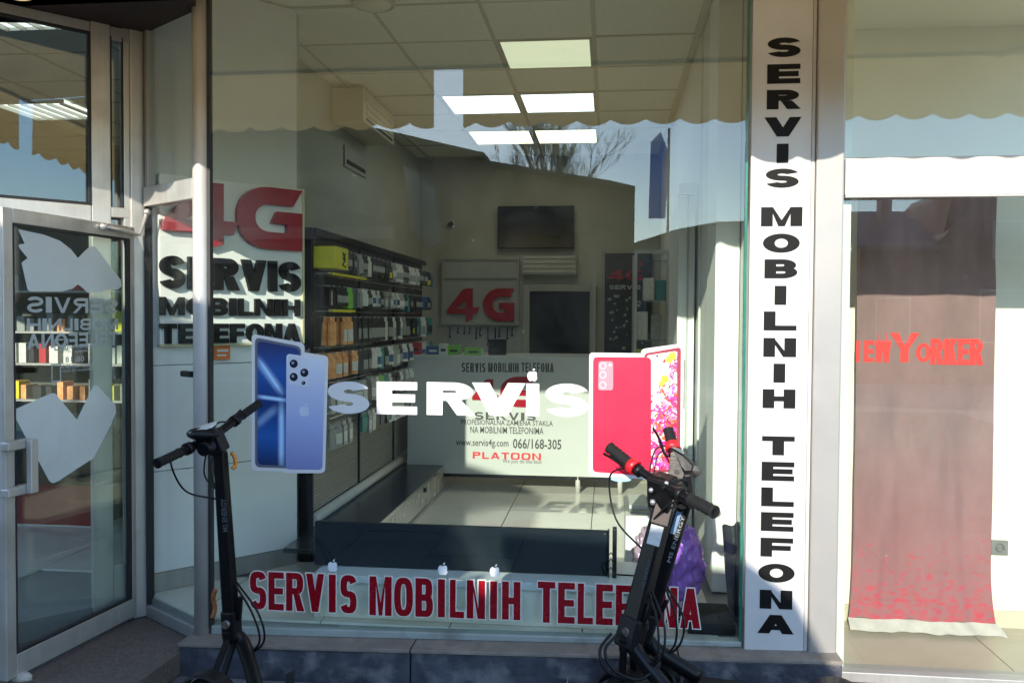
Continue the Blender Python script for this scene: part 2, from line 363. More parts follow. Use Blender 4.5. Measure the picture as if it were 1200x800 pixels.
def smalltext(F, s_, a0, a1, b0, b1, c, mt, parent, off=.012, name='small_lettering', mirror=False, rot=0):
    cu = bpy.data.curves.new('t', 'FONT'); cu.body = s_; cu.size = 1; cu.offset = off; cu.resolution_u = 2; cu.extrude = .0
    o = bpy.data.objects.new('t', cu); COL.objects.link(o); dg = bpy.context.evaluated_depsgraph_get(); dg.update()
    me = bpy.data.meshes.new_from_object(o.evaluated_get(dg)); bpy.data.objects.remove(o)
    xs = [v.co.x for v in me.vertices]; ys = [v.co.y for v in me.vertices]
    x0, x1, y0, y1 = min(xs), max(xs), min(ys), max(ys)
    for v in me.vertices:
        x = (v.co.x-x0)/(x1-x0); y = (v.co.y-y0)/(y1-y0)
        if mirror: x = 1-x
        v.co = F.p(a0+(a1-a0)*x, b0+(b1-b0)*y, c)
    me.materials.clear(); me.materials.append(mt); me.name = name
    ob = bpy.data.objects.new(name, me); COL.objects.link(ob)
    if parent is not None: ob.parent = parent; ob.matrix_parent_inverse = Matrix.Translation(parent.location).inverted()
    return ob
APL = [(0, .72), (.12, .78), (.28, .82), (.42, .74), (.50, .50), (.44, .36), (.46, .22), (.56, .12), (.42, -.12), (.26, -.28), (.10, -.22), (0, -.20),
       (-.10, -.22), (-.26, -.28), (-.44, -.10), (-.56, .20), (-.55, .50), (-.42, .74), (-.24, .82), (-.10, .76)]
LEAFP = [(.02, .86), (.20, .94), (.26, 1.16), (.10, 1.10), (.01, .98)]
def apple(F, a, b, size, c0, c1, mt, name, parent=None):
    m_ = MB(); s_ = size/1.44
    # bite on the right: body points already pulled in
    m_.prism(F, [(a+x*s_, b+(y-.44)*s_) for x, y in APL], c0, c1); m_.prism(F, [(a+x*s_, b+(y-.44)*s_) for x, y in LEAFP], c0, c1)
    return m_.build(name, mt, parent)
def rrect(pts, r, n=5):
    """rounded quad from 4 corners"""
    out = []; k = len(pts)
    for i in range(k):
        p, q, s_ = Vector(pts[i-1]), Vector(pts[i]), Vector(pts[(i+1) % k])
        d1 = (p-q).normalized()*r; d2 = (s_-q).normalized()*r
        for j in range(n+1):
            t = j/n; out.append(tuple((q+d1)*(1-t)**2 + q*2*t*(1-t) + (q+d2)*t*t))
    return out
FAC = Fr((0, 0, 0), (1, 0, 0))                       # the shopfront plane
FLZ, CEZ = .20, 3.30

# ================================================================== OUTSIDE GROUND AND LEDGE
def slab_z(x): return .004*x
gnd = MB()
gnd.add([(-400, -600, -.10), (400, -600, -.10), (400, 400, -.10), (-400, 400, -.10)], [(0, 1, 2, 3)])
tag(gnd.build('ground', LITEP), kind='structure')
pv = tag(MB().hexa([(-9, -12, -.20), (6, -12, -.10), (6, -.13, -.10), (-9, -.13, -.20), (-9, -12, -.095-.09), (6, -12, slab_z(6)-.03), (6, -.13, slab_z(6)-.03), (-9, -.13, slab_z(-9)-.03)]).build('pavement', PAVE), kind='structure')
slabm = None
for i in range(-6, 6):
    for j in range(6):
        x0, y0 = i*.6+.005, -.13-(j+1)*.6+.005
        q = MB(); x1, y1 = x0+.59, y0+.59; d = random.uniform(-.003, .003)
        q.hexa([(x0, y0, slab_z(x0)-.029), (x1, y0, slab_z(x1)-.029), (x1, y1, slab_z(x1)-.029), (x0, y1, slab_z(x0)-.029),
                (x0, y0, slab_z(x0)+d), (x1, y0, slab_z(x1)+d), (x1, y1, slab_z(x1)+d), (x0, y1, slab_z(x0)+d)])
        q.build('paving_slab', PAVE, pv)
# ledge of granite blocks under the window
led = thing('stone_ledge', (-.5, -.08, .0), 'low blue grey granite ledge with worn top under the display window', 'ledge')
def lz(x): return .186 + .023*x
for x0, x1 in ((-1.90, -.845), (-.839, .30), (.306, .965)):
    q = MB(); yo = -.125
    q.hexa([(x0, yo, -.08), (x1, yo, -.08), (x1, .06, -.08), (x0, .06, -.08), (x0, yo, lz(x0)-.022), (x1, yo, lz(x1)-.022), (x1, .06, lz(x1)-.022), (x0, .06, lz(x0)-.022)])
    q.build('stone_block', STONE, led, bevel=.006)
    q = MB(); yo = -.135
    q.hexa([(x0, yo, lz(x0)-.020), (x1, yo, lz(x1)-.020), (x1, .05, lz(x1)-.020), (x0, .05, lz(x0)-.020), (x0, yo, lz(x0)-.004), (x1, yo, lz(x1)-.004), (x1, .05, lz(x1)-.004), (x0, .05, lz(x0)-.004)])
    q.build('ledge_cap', STONET, led, bevel=.003)

# ================================================================== INTERIOR SHELL
CPT = Vector((-2.293, .309, 0)); POST = Vector((-1.845, 0.0, 0)); WEND = Vector((-1.743, .93, 0))
WDq = (WEND-CPT).normalized()
fl = tag(MB().prism(Fr((0, 0, 0), (1, 0, 0), (0, 1, 0)), [(.88, .02), (.88, 5.99), (-5.99, 5.99), (-5.99, CPT.y-(5.99+CPT.x)*WDq.y/WDq.x), (CPT.x-.01, CPT.y+.01), (-1.84, .02)], .0, FLZ-.012).build('shop_floor', GROUT), kind='structure')
def outside_wedge(x, y):    # vestibule in front of the 45 degree frame and side pane has no tile
    return (x < -2.5 and y < .309+(x+.6+2.293)*1.128) or (-2.6 < x < -2.0 and y < .3)
tile0 = MB().box(-.297, -.297, -.011, .297, .297, 0)
tm = tile0.build('floor_tile', FLOORT, fl).data
first = True
for i in range(-9, 2):
    for j in range(10):
        x, y = -.105+.6*i+.3, .05+.6*j+.3
        if x > .55 or outside_wedge(x-.3, y-.3): continue
        if first: o = bpy.data.objects['floor_tile']; first = False
        else: o = bpy.data.objects.new('floor_tile', tm); COL.objects.link(o); o.parent = fl
        o.location = (x, y, FLZ + random.uniform(-.0006, .0006))
MB().prism(Fr((0, 0, 0), (1, 0, 0), (0, 1, 0)), [(-1.911, .055), (-1.911, .645), (-2.0, .645), (-2.28, .318)], FLZ-.011, FLZ).build('floor_tile', FLOORT, fl)
tag(MB().box(-6, 5.5, .1, .62, 5.6, 3.4).build('back_wall', BACKW), kind='structure')
# left wall of the sales room, standing behind the display rack
tag(MB().box(-2.12, 1.02, FLZ, -2.05, 5.49, CEZ).build('left_wall', BACKW), kind='structure')
tag(MB().box(.535, 1.52, FLZ, .60, 5.49, CEZ).build('right_wall', WALLW), kind='structure')
tag(MB().box(-6.1, .1, .1, -6.0, 5.6, 3.4).build('far_left_wall', BACKW), kind='structure')
# oblique white wall in line with the entrance frame (panels with seams)
WD = (WEND-CPT).normalized()
WF = Fr(CPT, WD)                                    # a = distance from the corner
LW = (WEND-CPT).length
aw = tag(FB('oblique_wall', GROUT, None, WF, (.03, LW-.002, FLZ, CEZ, -.07, -.012)), kind='structure')
for z0, z1 in ((.30, .81), (.815, 1.345), (1.35, 2.30), (2.305, CEZ-.002)):
    FB('wall_panel', PANELW if z0 < 2.3 else WALLW, aw, WF, (.03, LW, z0, z1, -.012, 0))
FB('skirting', ALUD, aw, WF, (.03, LW, FLZ, .295, -.012, -.002))
# piece of wall closing from the oblique wall to the left wall
tag(MB().box(-2.12, .95, FLZ, -1.76, 1.015, CEZ).build('return_wall', BACKW), kind='structure')
# ceiling
ce = tag(MB().box(-6, .0, CEZ+.02, .62, 5.6, CEZ+.12).build('ceiling', RAILM), kind='structure')
GX, GY, GP, GQ = -.105, 1.55, .61, .635
tile_me = {}
lightcells = {(-1, 0): 0, (-1, 2): 1, (-2, 2): 1, (-1, 4): 2, (-2, 4): 2}
for i in range(-8, 1):
    for j in range(-2, 6):
        x0, y0 = GX+GP*i, GY+GQ*j
        if (i, j) in lightcells: continue
        xa, xb = x0+.012, x0+GP-.012; ya, yb = max(y0+.012, .02), min(y0+GQ-.012, 5.49)
        if j == -2: ya = .05
        if i == 0: xb = min(xb, .53)
        key = (round(xb-xa, 3), round(yb-ya, 3))
        if key not in tile_me: o = MB().box(0, 0, 0, xb-xa, yb-ya, .015).build('ceiling_tile', CEILT, ce); tile_me[key] = o.data
        else: o = bpy.data.objects.new('ceiling_tile', tile_me[key]); COL.objects.link(o); o.parent = ce
        o.location = (xa, ya, CEZ + random.uniform(0, .006))
        o.rotation_euler = (random.uniform(-.004, .004), random.uniform(-.004, .004), 0)
for i in range(-8, 2):
    x = GX+GP*i; B('ceiling_rail', RAILM, ce, (x-.011, .03, CEZ-.002, x+.011 if x < .4 else .53, 5.49, CEZ+.012))
for j in range(-2, 7):
    y = GY+GQ*j
    if y > .05 and y < 5.5: B('ceiling_rail', RAILM, ce, (-6, y-.010, CEZ-.001, .53, y+.010, CEZ+.0115))
DIFF = [mat('old_diffuser', (.56, .57, .44), .5, 0, .06, 3, emit=((.75, .78, .55), .25)),
        mat('cool_diffuser', (.7, .75, .75), .5, 0, .03, 3, emit=((.80, .90, 1), .8)),
        mat('warm_diffuser', (.75, .7, .55), .5, 0, .03, 3, emit=((1, .86, .60), .8))]
lab = {(-1, 0): 'dull yellowish square ceiling light nearest the shop window', (-1, 2): 'right one of the two cool white ceiling panels in mid ceiling',
       (-2, 2): 'left one of the two cool white ceiling panels in mid ceiling', (-1, 4): 'right one of the two warm glowing ceiling panels at the back',
       (-2, 4): 'left one of the two warm glowing ceiling panels at the back'}
for (i, j), k in lightcells.items():
    x0, y0 = GX+GP*i, GY+GQ*j
    t = thing('ceiling_light', (x0+GP/2, y0+GQ/2, CEZ), lab[(i, j)], 'ceiling light', 'square ceiling lights')
    e = .012; x1, y1 = x0+GP, y0+GQ
    B('frame', RAILM, t, (x0+e, y0+e, CEZ-.004, x1-e, y0+e+.018, CEZ+.018), (x0+e, y1-e-.018, CEZ-.004, x1-e, y1-e, CEZ+.018),
      (x0+e, y0+e+.018, CEZ-.004, x0+e+.018, y1-e-.018, CEZ+.018), (x1-e-.018, y0+e+.018, CEZ-.004, x1-e, y1-e-.018, CEZ+.018))
    B('diffuser', DIFF[k], t, (x0+e+.018, y0+e+.018, CEZ, x1-e-.018, y1-e-.018, CEZ+.015))
# round ceiling lamp near the window
p = G(438, 3, CEZ)
t = thing('round_ceiling_lamp', p, 'round white lamp set in the ceiling near the window', 'ceiling light')
m_ = MB(); m_.ball((p.x, p.y, CEZ-.004), (.10, .10, .035), 24, 10); m_.build('lamp_shade', mat('opal_glass', (.62, .62, .52), .3), t)
MB().torus((p.x, p.y, CEZ-.008), (0, 0, 1), .11, .012, 32, 8).build('lamp_ring', RAILM, t)
# small bracket lamp on the upper left wall, dark slot beside it
p = G(303, 46, CEZ-.12)
t = thing('wall_spotlight', (p.x, p.y, CEZ), 'small grey spotlight box under the ceiling at upper left', 'spotlight')
B('housing', GREYM, t, (p.x-.045, p.y-.04, CEZ-.13, p.x+.045, p.y+.04, CEZ-.085), bevel=.004)
B('stem', BLK, t, (p.x-.008, p.y-.008, CEZ-.085, p.x+.008, p.y+.008, CEZ+.01))
# wall air conditioner
a0 = P(388, 118, 2.9); 
t = thing('air_conditioner', (-1.95, 3.0, 2.45), 'beige boxy air conditioner on the left wall above the goods rack', 'air conditioner')
ACM = mat('aged_beige_plastic', (.50, .46, .33), .5, 0, .05, 3)
B('casing', ACM, t, (-2.048, 2.45, 3.03, -1.80, 3.35, 3.28), bevel=.012)
B('air_slot', BLK, t, (-1.799, 2.52, 3.05, -1.795, 3.28, 3.07))
for k in range(3): B('louvre', ACM, t, (-1.799, 2.52, 3.09+.05*k, -1.792, 3.28, 3.115+.05*k))
t = thing('wall_vent', (-2.04, 2.6, 2.2), 'small rectangular vent with dark slot on the left wall below the air conditioner', 'vent')
B('frame', DIMF, t, (-2.049, 2.75, 2.76, -2.035, 3.35, 2.92)); B('slot', BLK, t, (-2.0345, 2.80, 2.79, -2.030, 3.30, 2.82))
# roof slab and fascia above the shop: keep daylight out of the rooms
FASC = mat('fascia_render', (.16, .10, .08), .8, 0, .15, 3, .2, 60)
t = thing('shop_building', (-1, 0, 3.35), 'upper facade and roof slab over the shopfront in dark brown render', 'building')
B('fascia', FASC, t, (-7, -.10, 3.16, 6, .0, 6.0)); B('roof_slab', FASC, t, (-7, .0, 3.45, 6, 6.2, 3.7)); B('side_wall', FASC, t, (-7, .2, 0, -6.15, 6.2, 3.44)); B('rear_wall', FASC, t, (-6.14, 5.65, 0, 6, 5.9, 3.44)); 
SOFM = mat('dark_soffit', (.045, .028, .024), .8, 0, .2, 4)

# ================================================================== SHOP WINDOW
sw = thing('display_window', (-.6, 0, .2), 'large clear display window of the phone repair shop with grey frame', 'window')
x0g, x1g = -1.80, .578
B('glass_pane', GLASS, sw, (x0g, -.004, .17, x1g-.012, .004, 3.15))
B('glass_edge', GEDGE, sw, (x1g-.011, -.006, .19, x1g, .006, 3.15))
q = MB(); yo, yi = -.012, .05
q.hexa([(-1.80, yo, lz(-1.8)-.003), (.578, yo, lz(.578)-.003), (.578, yi, lz(.578)-.003), (-1.80, yi, lz(-1.8)-.003), (-1.80, yo, .178), (.578, yo, .218), (.578, yi, .218), (-1.80, yi, .178)])
q.build('bottom_frame', mat('grey_green_frame', (.33, .37, .34), .5, .2, .1, 6, .1, 90, dirt=((.15, .14, .12), .6, 8)), sw, bevel=.003)
B('gasket', BLACKR, sw, (-1.812, -.012, .17, -1.799, .02, 3.15))
# corner post: rounded aluminium profile
q = MB(); n = 16
cx, cy, r = -1.848, .0, .036
for A_, B_ in ((.13, 3.15),):
    q.tube([(cx, cy, A_), (cx, cy, B_)], r, 20)
q.build('corner_post', mat('post_paint', (.50, .49, .47), .42, .25, .05, 5, .03, 160, dirt=((.3, .28, .25), .2, 4)), sw)
# oblique side pane from corner profile to post, transom rail across
SD = (POST-CPT).normalized(); LS = (POST-CPT).length; SF = Fr(POST, -SD)       # n towards the vestibule? (flip below)
SF = Fr(CPT, SD)                                                     # n faces outwards
B0 = .14
FB('side_pane', GLASSS, sw, SF, (.05, LS-.035, B0+.02, 2.13, -.004, .004))
FB('side_pane_upper', GLASSS, sw, SF, (.075, LS-.035, 2.23, 3.1, -.004, .004))
FB('transom_rail', ALU, sw, SF, (.045, LS-.03, 2.13, 2.225, -.025, .028), bevel=.004)
FB('side_sill', ALUD, sw, SF, (.03, LS-.03, B0-.04, B0+.02, -.02, .02), bevel=.003)
FB('inner_frame', ALUD, sw, SF, (.046, .074, 2.225, 3.1, -.02, .022), bevel=.003)
FB('side_gasket', BLACKR, sw, SF, (.040, .046, B0, 3.1, -.018, .02))
# small black hinge clip on post
t = FB('lock_bracket', BLK, sw, SF, (LS-.11, LS-.02, 1.318, 1.345, .02, .05), bevel=.006)

# ================================================================== ENTRANCE FRAME (45 degrees) AND DOOR LEAF
EF = Fr(CPT, WD)                                     # a negative towards the left
ef = thing('entrance_frame', CPT, 'grey metal entrance frame with dark transom glazing left of the corner post', 'door frame')
FB('corner_profile', ALU, ef, EF, (-.075, .030, .10, 3.12, -.035, .030), bevel=.006)
def mull(name, px0, px1, z0, z1, mt=ALU, dep=.03):
    a0 = EF.ab(px0, 150)[0]; a1 = EF.ab(px1, 150)[0]
    return FB(name, mt, ef, EF, (a0, a1, z0, z1, -.03, dep), bevel=.004)
A105 = EF.ab(105, 150)[0]; A128 = EF.ab(128, 150)[0]; A143 = EF.ab(143, 150)[0]
zt0 = EF.ab(50, 236)[1]; zt1 = EF.ab(50, 27)[1]; ZSO = EF.ab(50, 15)[1]
FB('mullion', ALU, ef, EF, (A105, A128, .10, 3.12, -.03, .024), bevel=.004)
FB('transom_beam', ALU, ef, EF, (-2.2, A105-.001, zt0-.09, zt0, -.03, .024), (A128, -.076, zt0-.05, zt0, -.03, .023), bevel=.004)
FB('top_beam', ALUD, ef, EF, (-2.2, A105-.001, zt1, ZSO, -.03, .024), (A128, -.076, zt1-.02, ZSO, -.03, .023), bevel=.004)
FB('transom_glass', GLASSD, ef, EF, (-2.2, A105, zt0, zt1, -.004, .004))
FB('narrow_glass', GLASSD, ef, EF, (A128, A143, zt0, zt1, -.004, .004))
FB('inner_stile', ALU, ef, EF, (A143, -.074, .10, 3.12, -.03, .022), bevel=.004)
zs = .38
FB('sidelight_base', ALU, ef, EF, (A128, A143, .10, zs, -.03, .022), bevel=.003)
FB('sidelight_glass', GLASSD, ef, EF, (A128, A143, zs, zt0-.06, -.004, .004))
FB('glazing_gasket', BLACKR, ef, EF, (A105-.012, A105, zt0, zt1, .004, .026), (-2.2, A105-.012, zt0, zt0+.012, .004, .025), (-2.2, A105-.012, zt1-.012, zt1, .004, .025),
   (A128, A128+.006, zt0, zt1, .004, .0235), (A143-.006, A143, zt0, zt1, .004, .0232))
# leaf
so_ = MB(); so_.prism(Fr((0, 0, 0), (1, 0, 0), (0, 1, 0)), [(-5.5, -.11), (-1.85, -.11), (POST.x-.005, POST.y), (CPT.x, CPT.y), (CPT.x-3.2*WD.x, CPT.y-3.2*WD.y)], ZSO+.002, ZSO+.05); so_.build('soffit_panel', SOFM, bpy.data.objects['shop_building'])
TIP = G(4, 796, .12); TIP.z = 0; HNG = CPT + Vector((-.035, -.03, 0))
LD = (HNG-TIP); LL = LD.length; LF = Fr(TIP, LD)
lf = thing('glass_door', TIP, 'open glass entrance door with grey frame, frosted shapes and mirrored lettering', 'door')
def lb(px, py): return LF.ab(px, py, .02)
zb0, zb1 = .115, lb(80, 737)[1]; zT1 = lb(85, 255)[1]; zT0 = lb(80, 270)[1]
aL = lb(5, 500)[0]; aR = lb(158, 500)[0]

sw_ = .055
FB('stile', ALU, lf, LF, (-.005, .048, zb0, zT1, -.022, .022), (LL-.062, LL, zb0, zT1, -.022, .022), bevel=.004)
FB('bottom_rail', ALU, lf, LF, (.048, LL-.062, zb0, zb1, -.022, .022), bevel=.004)
FB('top_rail', ALU, lf, LF, (.048, LL-.062, zT0, zT1, -.022, .022), bevel=.004)
FB('glass_panel', GLASSD, lf, LF, (.048, LL-.062, zb1, zT0, -.004, .004))
FB('gasket', BLACKR, lf, LF, (.048, .056, zb1, zT0, .004, .0215), (LL-.082, LL-.062, zb1, zT0, .004, .0215), (.056, LL-.082, zb1, zb1+.012, .004, .0215), (.056, LL-.082, zT0-.010, zT0, .004, .0215))
def lpx(x, y): return LF.ab(x/2.353, y/2.353+260, .005)
LFN = LF
U1 = [(50, 20), (120, 35), (165, 52), (195, 75), (215, 100), (230, 84), (248, 68), (262, 68), (290, 105), (333, 160), (335, 178), (325, 186), (285, 188), (283, 194), (240, 194), (228, 182), (215, 172), (200, 184), (170, 192), (82, 192), (76, 186), (62, 125), (60, 112), (76, 100), (52, 70), (52, 62), (68, 60)]
U2 = [(36, 528), (42, 516), (140, 472), (152, 472), (212, 546), (258, 450), (268, 450), (318, 505), (320, 525), (305, 560), (258, 650), (160, 714), (146, 720), (136, 714)]
for k, U in enumerate((U1, U2)):
    q = MB(); q.prism(LFN, rrect([lpx(*p_) for p_ in U], .004 if k == 0 else .006, 3), .0045, .0055); q.build('frosted_shape', FROST, lf)
LETG = mat('pale_grey_film', (.38, .42, .41), .5, 0, .05)
def mirrored(word, xa, xb, y0, y1, tx=.27, ty=.2):
    a0, _ = lpx(xa, y1); a1, _ = lpx(xb, y1); b0 = lpx((xa+xb)/2, y1)[1]; b1 = lpx((xa+xb)/2, y0)[1]
    Fm = Fr(LF.p(a0+a1, 0, 0), -LF.u); Fm.n = LF.n
    m0 = letters(Fm, word, a0, a1, b0, b1, tx, ty, .0045, .0056, LETG, lf, 'mirrored_lettering', gap=.16)
mirrored('SERVIS', 75, 325, 209, 251); mirrored('MOBILNIH', 75, 325, 266, 299, .24, .2); mirrored('TELEFONA', 75, 325, 306, 345, .24, .2)
for s_, xa, xb, y0, y1 in (('RADNO VREME', 165, 255, 338, 350), ('PONEDJELJAK-PETAK', 165, 255, 353, 361), ('08-18', 180, 232, 370, 386), ('SUBOTOM 08-14', 165, 258, 391, 402), ('NEDJELJA NE RADI', 170, 255, 405, 413)):
    a0, b0 = lpx(xa, y1); a1, b1 = lpx(xb, y0); b0 = lpx((xa+xb)/2, y1)[1]; b1 = lpx((xa+xb)/2, y0)[1]
    smalltext(LFN, s_, a0, a1, b0, b1, .0056, LETG, lf, mirror=True)
q = MB()
for (xa, xb, y0, y1) in ((150, 188, 322, 355), (142, 168, 390, 442)):
    a0, b0 = lpx(xa, y1); a1, b1 = lpx(xb, y0); e = .006
    q.fbox(LF, a0, a1, b0, b0+e, .0045, .0055); q.fbox(LF, a0, a1, b1-e, b1, .0045, .0055); q.fbox(LF, a0, a0+e, b0+e, b1-e, .0045, .0055); q.fbox(LF, a1-e, a1, b0+e, b1-e, .0045, .0055)
q.build('film_outline', LETG, lf)
# pull handle
h0 = LF.ab(16, 512, .03); h1 = LF.ab(16, 580, .03)
hd = FB('door_handle', ALU, lf, LF, (-.03, .075, h0[1]-.05, h0[1]-.012, .022, .06), (-.03, .075, h1[1]+.00, h1[1]+.036, .022, .06), (.062, .105, h1[1]+.00, h0[1]-.012, .06, .085), (.062, .10, h0[1]-.05, h0[1]-.012, .022, .06), (.062, .10, h1[1], h1[1]+.036, .022, .06), bevel=.006)
# closer arm
q = MB(); c0 = LF.p(LF.ab(120, 262, .03)[0], zT1-.02, .035); c1 = SF.p(.10, 2.10, .035)
q.tube([c0, c0*.5+LF.p(LL-.03, zT1-.035, .05)*.5, LF.p(LL-.03, zT1-.035, .05), c1], .010, 8); q.ball(c0, .018); q.ball(c1, .016)
q.build('closer_arm', mat('steel_arm', (.6, .58, .55), .3, .7), lf)
# vestibule carpet
ves = MB(); zv = .095
vp = [(-6, -1.2), (-1.905, -.135), (-1.87, -.02), (CPT.x+.03, CPT.y-.01), (-6, CPT.y-3.3)]
vp = [(-5.5, -2.6), (-2.2, -1.9), (-1.905, -.4), (-1.885, .0), (CPT.x+.02, CPT.y+.0), (CPT.x-3.4*WD.x, CPT.y-3.4*WD.y)]
ves.prism(Fr((0, 0, 0), (1, 0, 0), (0, 1, 0)), vp, .0, zv)
tag(ves.build('entrance_floor', MATE), kind='structure')
q = MB(); c = G(25, 794, .10); q.ball((c.x, c.y, .105), (.05, .03, .02), 10, 6, .3, 3, 6)
tag(q.build('stone_wedge', mat('pale_stone', (.5, .45, .38), .9, 0, .2)), 'small pale stone wedged under the open glass door', 'stone')

# ================================================================== VERTICAL SIGN BOARD
sb = thing('vertical_sign', (.70, -.02, .18), 'tall white sign board with black capital letters stacked down it', 'sign')
B('board', BOARD, sb, (.586, -.030, .180, .830, -.004, 3.15), bevel=.002)
VF = Fr((0, -.030, 0), (1, 0, 0))
ys = dict(SERVIS=[56, 87, 117, 149, 180, 209], MOBILNIH=[254, 285, 315, 346, 376, 407, 437, 467], TELEFONA=[522, 552, 582, 611, 641, 671, 702, 731])
for wd, yy in ys.items():
    for c, y in zip(wd, yy):
        cx, cz = VF.ab(909, y); cx = .714; hh = .080; ww = {'M': .168, 'I': .048, 'O': .150, 'V': .150, 'A': .150}.get(c, .134)
        q = MB(); j = 0
        for pl in glyph(c, ww, hh, .048, .021):
            q.prism(VF, [(cx-ww/2+a, cz-hh/2+b) for a, b in pl], .0002, .0014+.00004*j); j += 1
        q.build('letter', BLACKV, sb)
# slim aluminium trim between board and neighbour
t = thing('party_post', (.90, 0, .2), 'grey vertical metal post with narrow groove right of the tall letter sign', 'post')
B('groove_strip', ALUD, t, (.832, -.012, .16, .846, .05, 3.15)); B('outer_profile', mat('party_post_paint', (.33, .32, .30), .4, .35, .05, 4, .04, 150, dirt=((.3, .27, .24), .25, 4)), t, (.848, -.045, .13, .962, .06, 3.15), bevel=.008)
B('trim', ALUW, t, (.8315, -.028, .165, .8465, -.013, 3.15), bevel=.002)

# ================================================================== NEIGHBOUR SHOPFRONT
ns = thing('neighbour_shopfront', (1.8, 0, .1), 'glazed pale shopfront with white header beam at the right edge', 'shopfront')
zh0, zh1 = P(1090, 230, 0).z, P(1090, 186, 0).z
B('header_beam', ALUW, ns, (.966, -.040, zh0, 3.6, .05, zh1), bevel=.005)
B('header_lip', ALUD, ns, (.966, -.046, zh0-.008, 3.6, -.02, zh0), (.966, -.006, zh1, 3.6, .03, zh1+.008))
B('upper_glass', GLASSN, ns, (.970, -.004, zh1+.008, 3.6, .004, 3.15))
B('lower_glass', GLASSN, ns, (.970, -.004, .13, 3.6, .004, zh0-.008))
B('inner_jamb', mat('pale_green_jamb', (.62, .66, .58), .5), ns, (.966, .012, .07, 1.005, .09, 3.15))
B('threshold', ALUD, ns, (.966, -.05, .085, 3.6, .05, .128), bevel=.004)
MB().box(.966, -.12, -.05, 3.6, .0, .08).build('step', STONE, ns, bevel=.006)
nf = tag(MB().box(.98, .06, -.2, 4, 3.2, -.045).build('neighbour_floor', GROUT), kind='structure')
TAUPE = mat('taupe_floor_tile', (.42, .37, .29), .35, 0, .08, 3)
for i in range(4):
    for j in range(3):
        q = MB(); F2 = Fr((.98+.30, .06, -.045), (.75, -.66, 0), (.66, .75, 0))
        q.box(.99+.9*i+.003, .065+.9*j, -.045, .99+.9*i+.897, .065+.9*j+.894, -.030); q.build('floor_tile', TAUPE, nf)
NW = mat('cream_wall', (.78, .76, .66), .8, 0, .04, 1.5, .04, 80)
tag(MB().box(.98, 1.06, -.03, 4, 1.16, 3.2).build('neighbour_back_wall', NW), kind='structure')
tag(MB().box(.885, .06, -.03, .96, 1.5, 3.2).build('neighbour_left_wall', NW), kind='structure')
tag(MB().box(3.6, .06, -.03, 3.7, 1.05, 3.2).build('neighbour_right_wall', NW), kind='structure')
tag(MB().box(.9, .06, 3.14, 4, 1.2, 3.24).build('neighbour_ceiling', NW), kind='structure')
B('skirting', mat('beige_skirting', (.5, .46, .36), .5), bpy.data.objects['neighbour_back_wall'], (.98, 1.045, -.03, 3.6, 1.059, .06))
# hanging cloth
CY = .90
CF = Fr((0, CY, 0), (1, 0, 0))
CLOTH = mat('mauve_grey_cloth', (.245, .155, .152), .85, 0, .2, 2.2, .25, 220, trans=.15, stretch=(1.6, 1, .7))
n_ = CLOTH.node_tree; bs = n_.nodes['Principled BSDF']
tcn = n_.nodes.new('ShaderNodeTexCoord'); sp = n_.nodes.new('ShaderNodeSeparateXYZ'); n_.links.new(tcn.outputs['Object'], sp.inputs[0])
zr = n_.nodes.new('ShaderNodeMapRange'); zr.inputs['From Min'].default_value = .62; zr.inputs['From Max'].default_value = .06; zr.inputs['To Min'].default_value = 0; zr.inputs['To Max'].default_value = 1
n_.links.new(sp.outputs['Z'], zr.inputs[0])
mpp = n_.nodes.new('ShaderNodeMapping'); mpp.inputs['Scale'].default_value = (17, 1, 30); n_.links.new(tcn.outputs['Object'], mpp.inputs[0])
vo = n_.nodes.new('ShaderNodeTexNoise'); vo.inputs['Scale'].default_value = 1.4; vo.inputs['Detail'].default_value = 3; n_.links.new(mpp.outputs[0], vo.inputs['Vector'])
ad = n_.nodes.new('ShaderNodeMath'); ad.operation = 'MULTIPLY_ADD'; ad.inputs[1].default_value = .26; ad.inputs[2].default_value = -.20; n_.links.new(zr.outputs[0], ad.inputs[0])
a2 = n_.nodes.new('ShaderNodeMath'); a2.operation = 'ADD'; n_.links.new(vo.outputs['Fac'], a2.inputs[0]); n_.links.new(ad.outputs[0], a2.inputs[1])
gt = n_.nodes.new('ShaderNodeMapRange'); gt.inputs['From Min'].default_value = .48; gt.inputs['From Max'].default_value = .70; n_.links.new(a2.outputs[0], gt.inputs[0])
old = bs.inputs['Base Color'].links[0].from_socket
mxx = n_.nodes.new('ShaderNodeMix'); mxx.data_type = 'RGBA'; n_.links.new(gt.outputs[0], mxx.inputs['Factor']); n_.links.new(old, mxx.inputs[6]); mxx.inputs[7].default_value = (.50, .05, .08, 1)
gr2 = n_.nodes.new('ShaderNodeMapRange'); gr2.inputs['From Min'].default_value = 1.0; gr2.inputs['From Max'].default_value = .05; gr2.inputs['To Max'].default_value = .75; n_.links.new(sp.outputs['Z'], gr2.inputs[0])
mx3 = n_.nodes.new('ShaderNodeMix'); mx3.data_type = 'RGBA'; n_.links.new(gr2.outputs[0], mx3.inputs['Factor']); n_.links.new(old, mx3.inputs[6]); mx3.inputs[7].default_value = (.34, .10, .12, 1); n_.links.new(mx3.outputs[2], mxx.inputs[6])
n_.links.new(mxx.outputs[2], bs.inputs['Base Color'])
def cfold(a, b):      # fold depth
    q_ = min(1, max(0, (abs(b-1.47)-.13)/.3))
    return q_*(.018*math.sin(a*19+1.5*math.sin(b*1.7))*(.5+.5*min(1, b/1.5)) + .016*noise.noise(Vector((a*7, b*1.4, 0))) + .012*noise.noise(Vector((a*16, b*3, 3))))
xa, xb, zb_, zt_ = CF.ab(1002, 500)[0], CF.ab(1166, 400)[0], .035, 2.36
q = MB(); NX, NZ = 60, 90
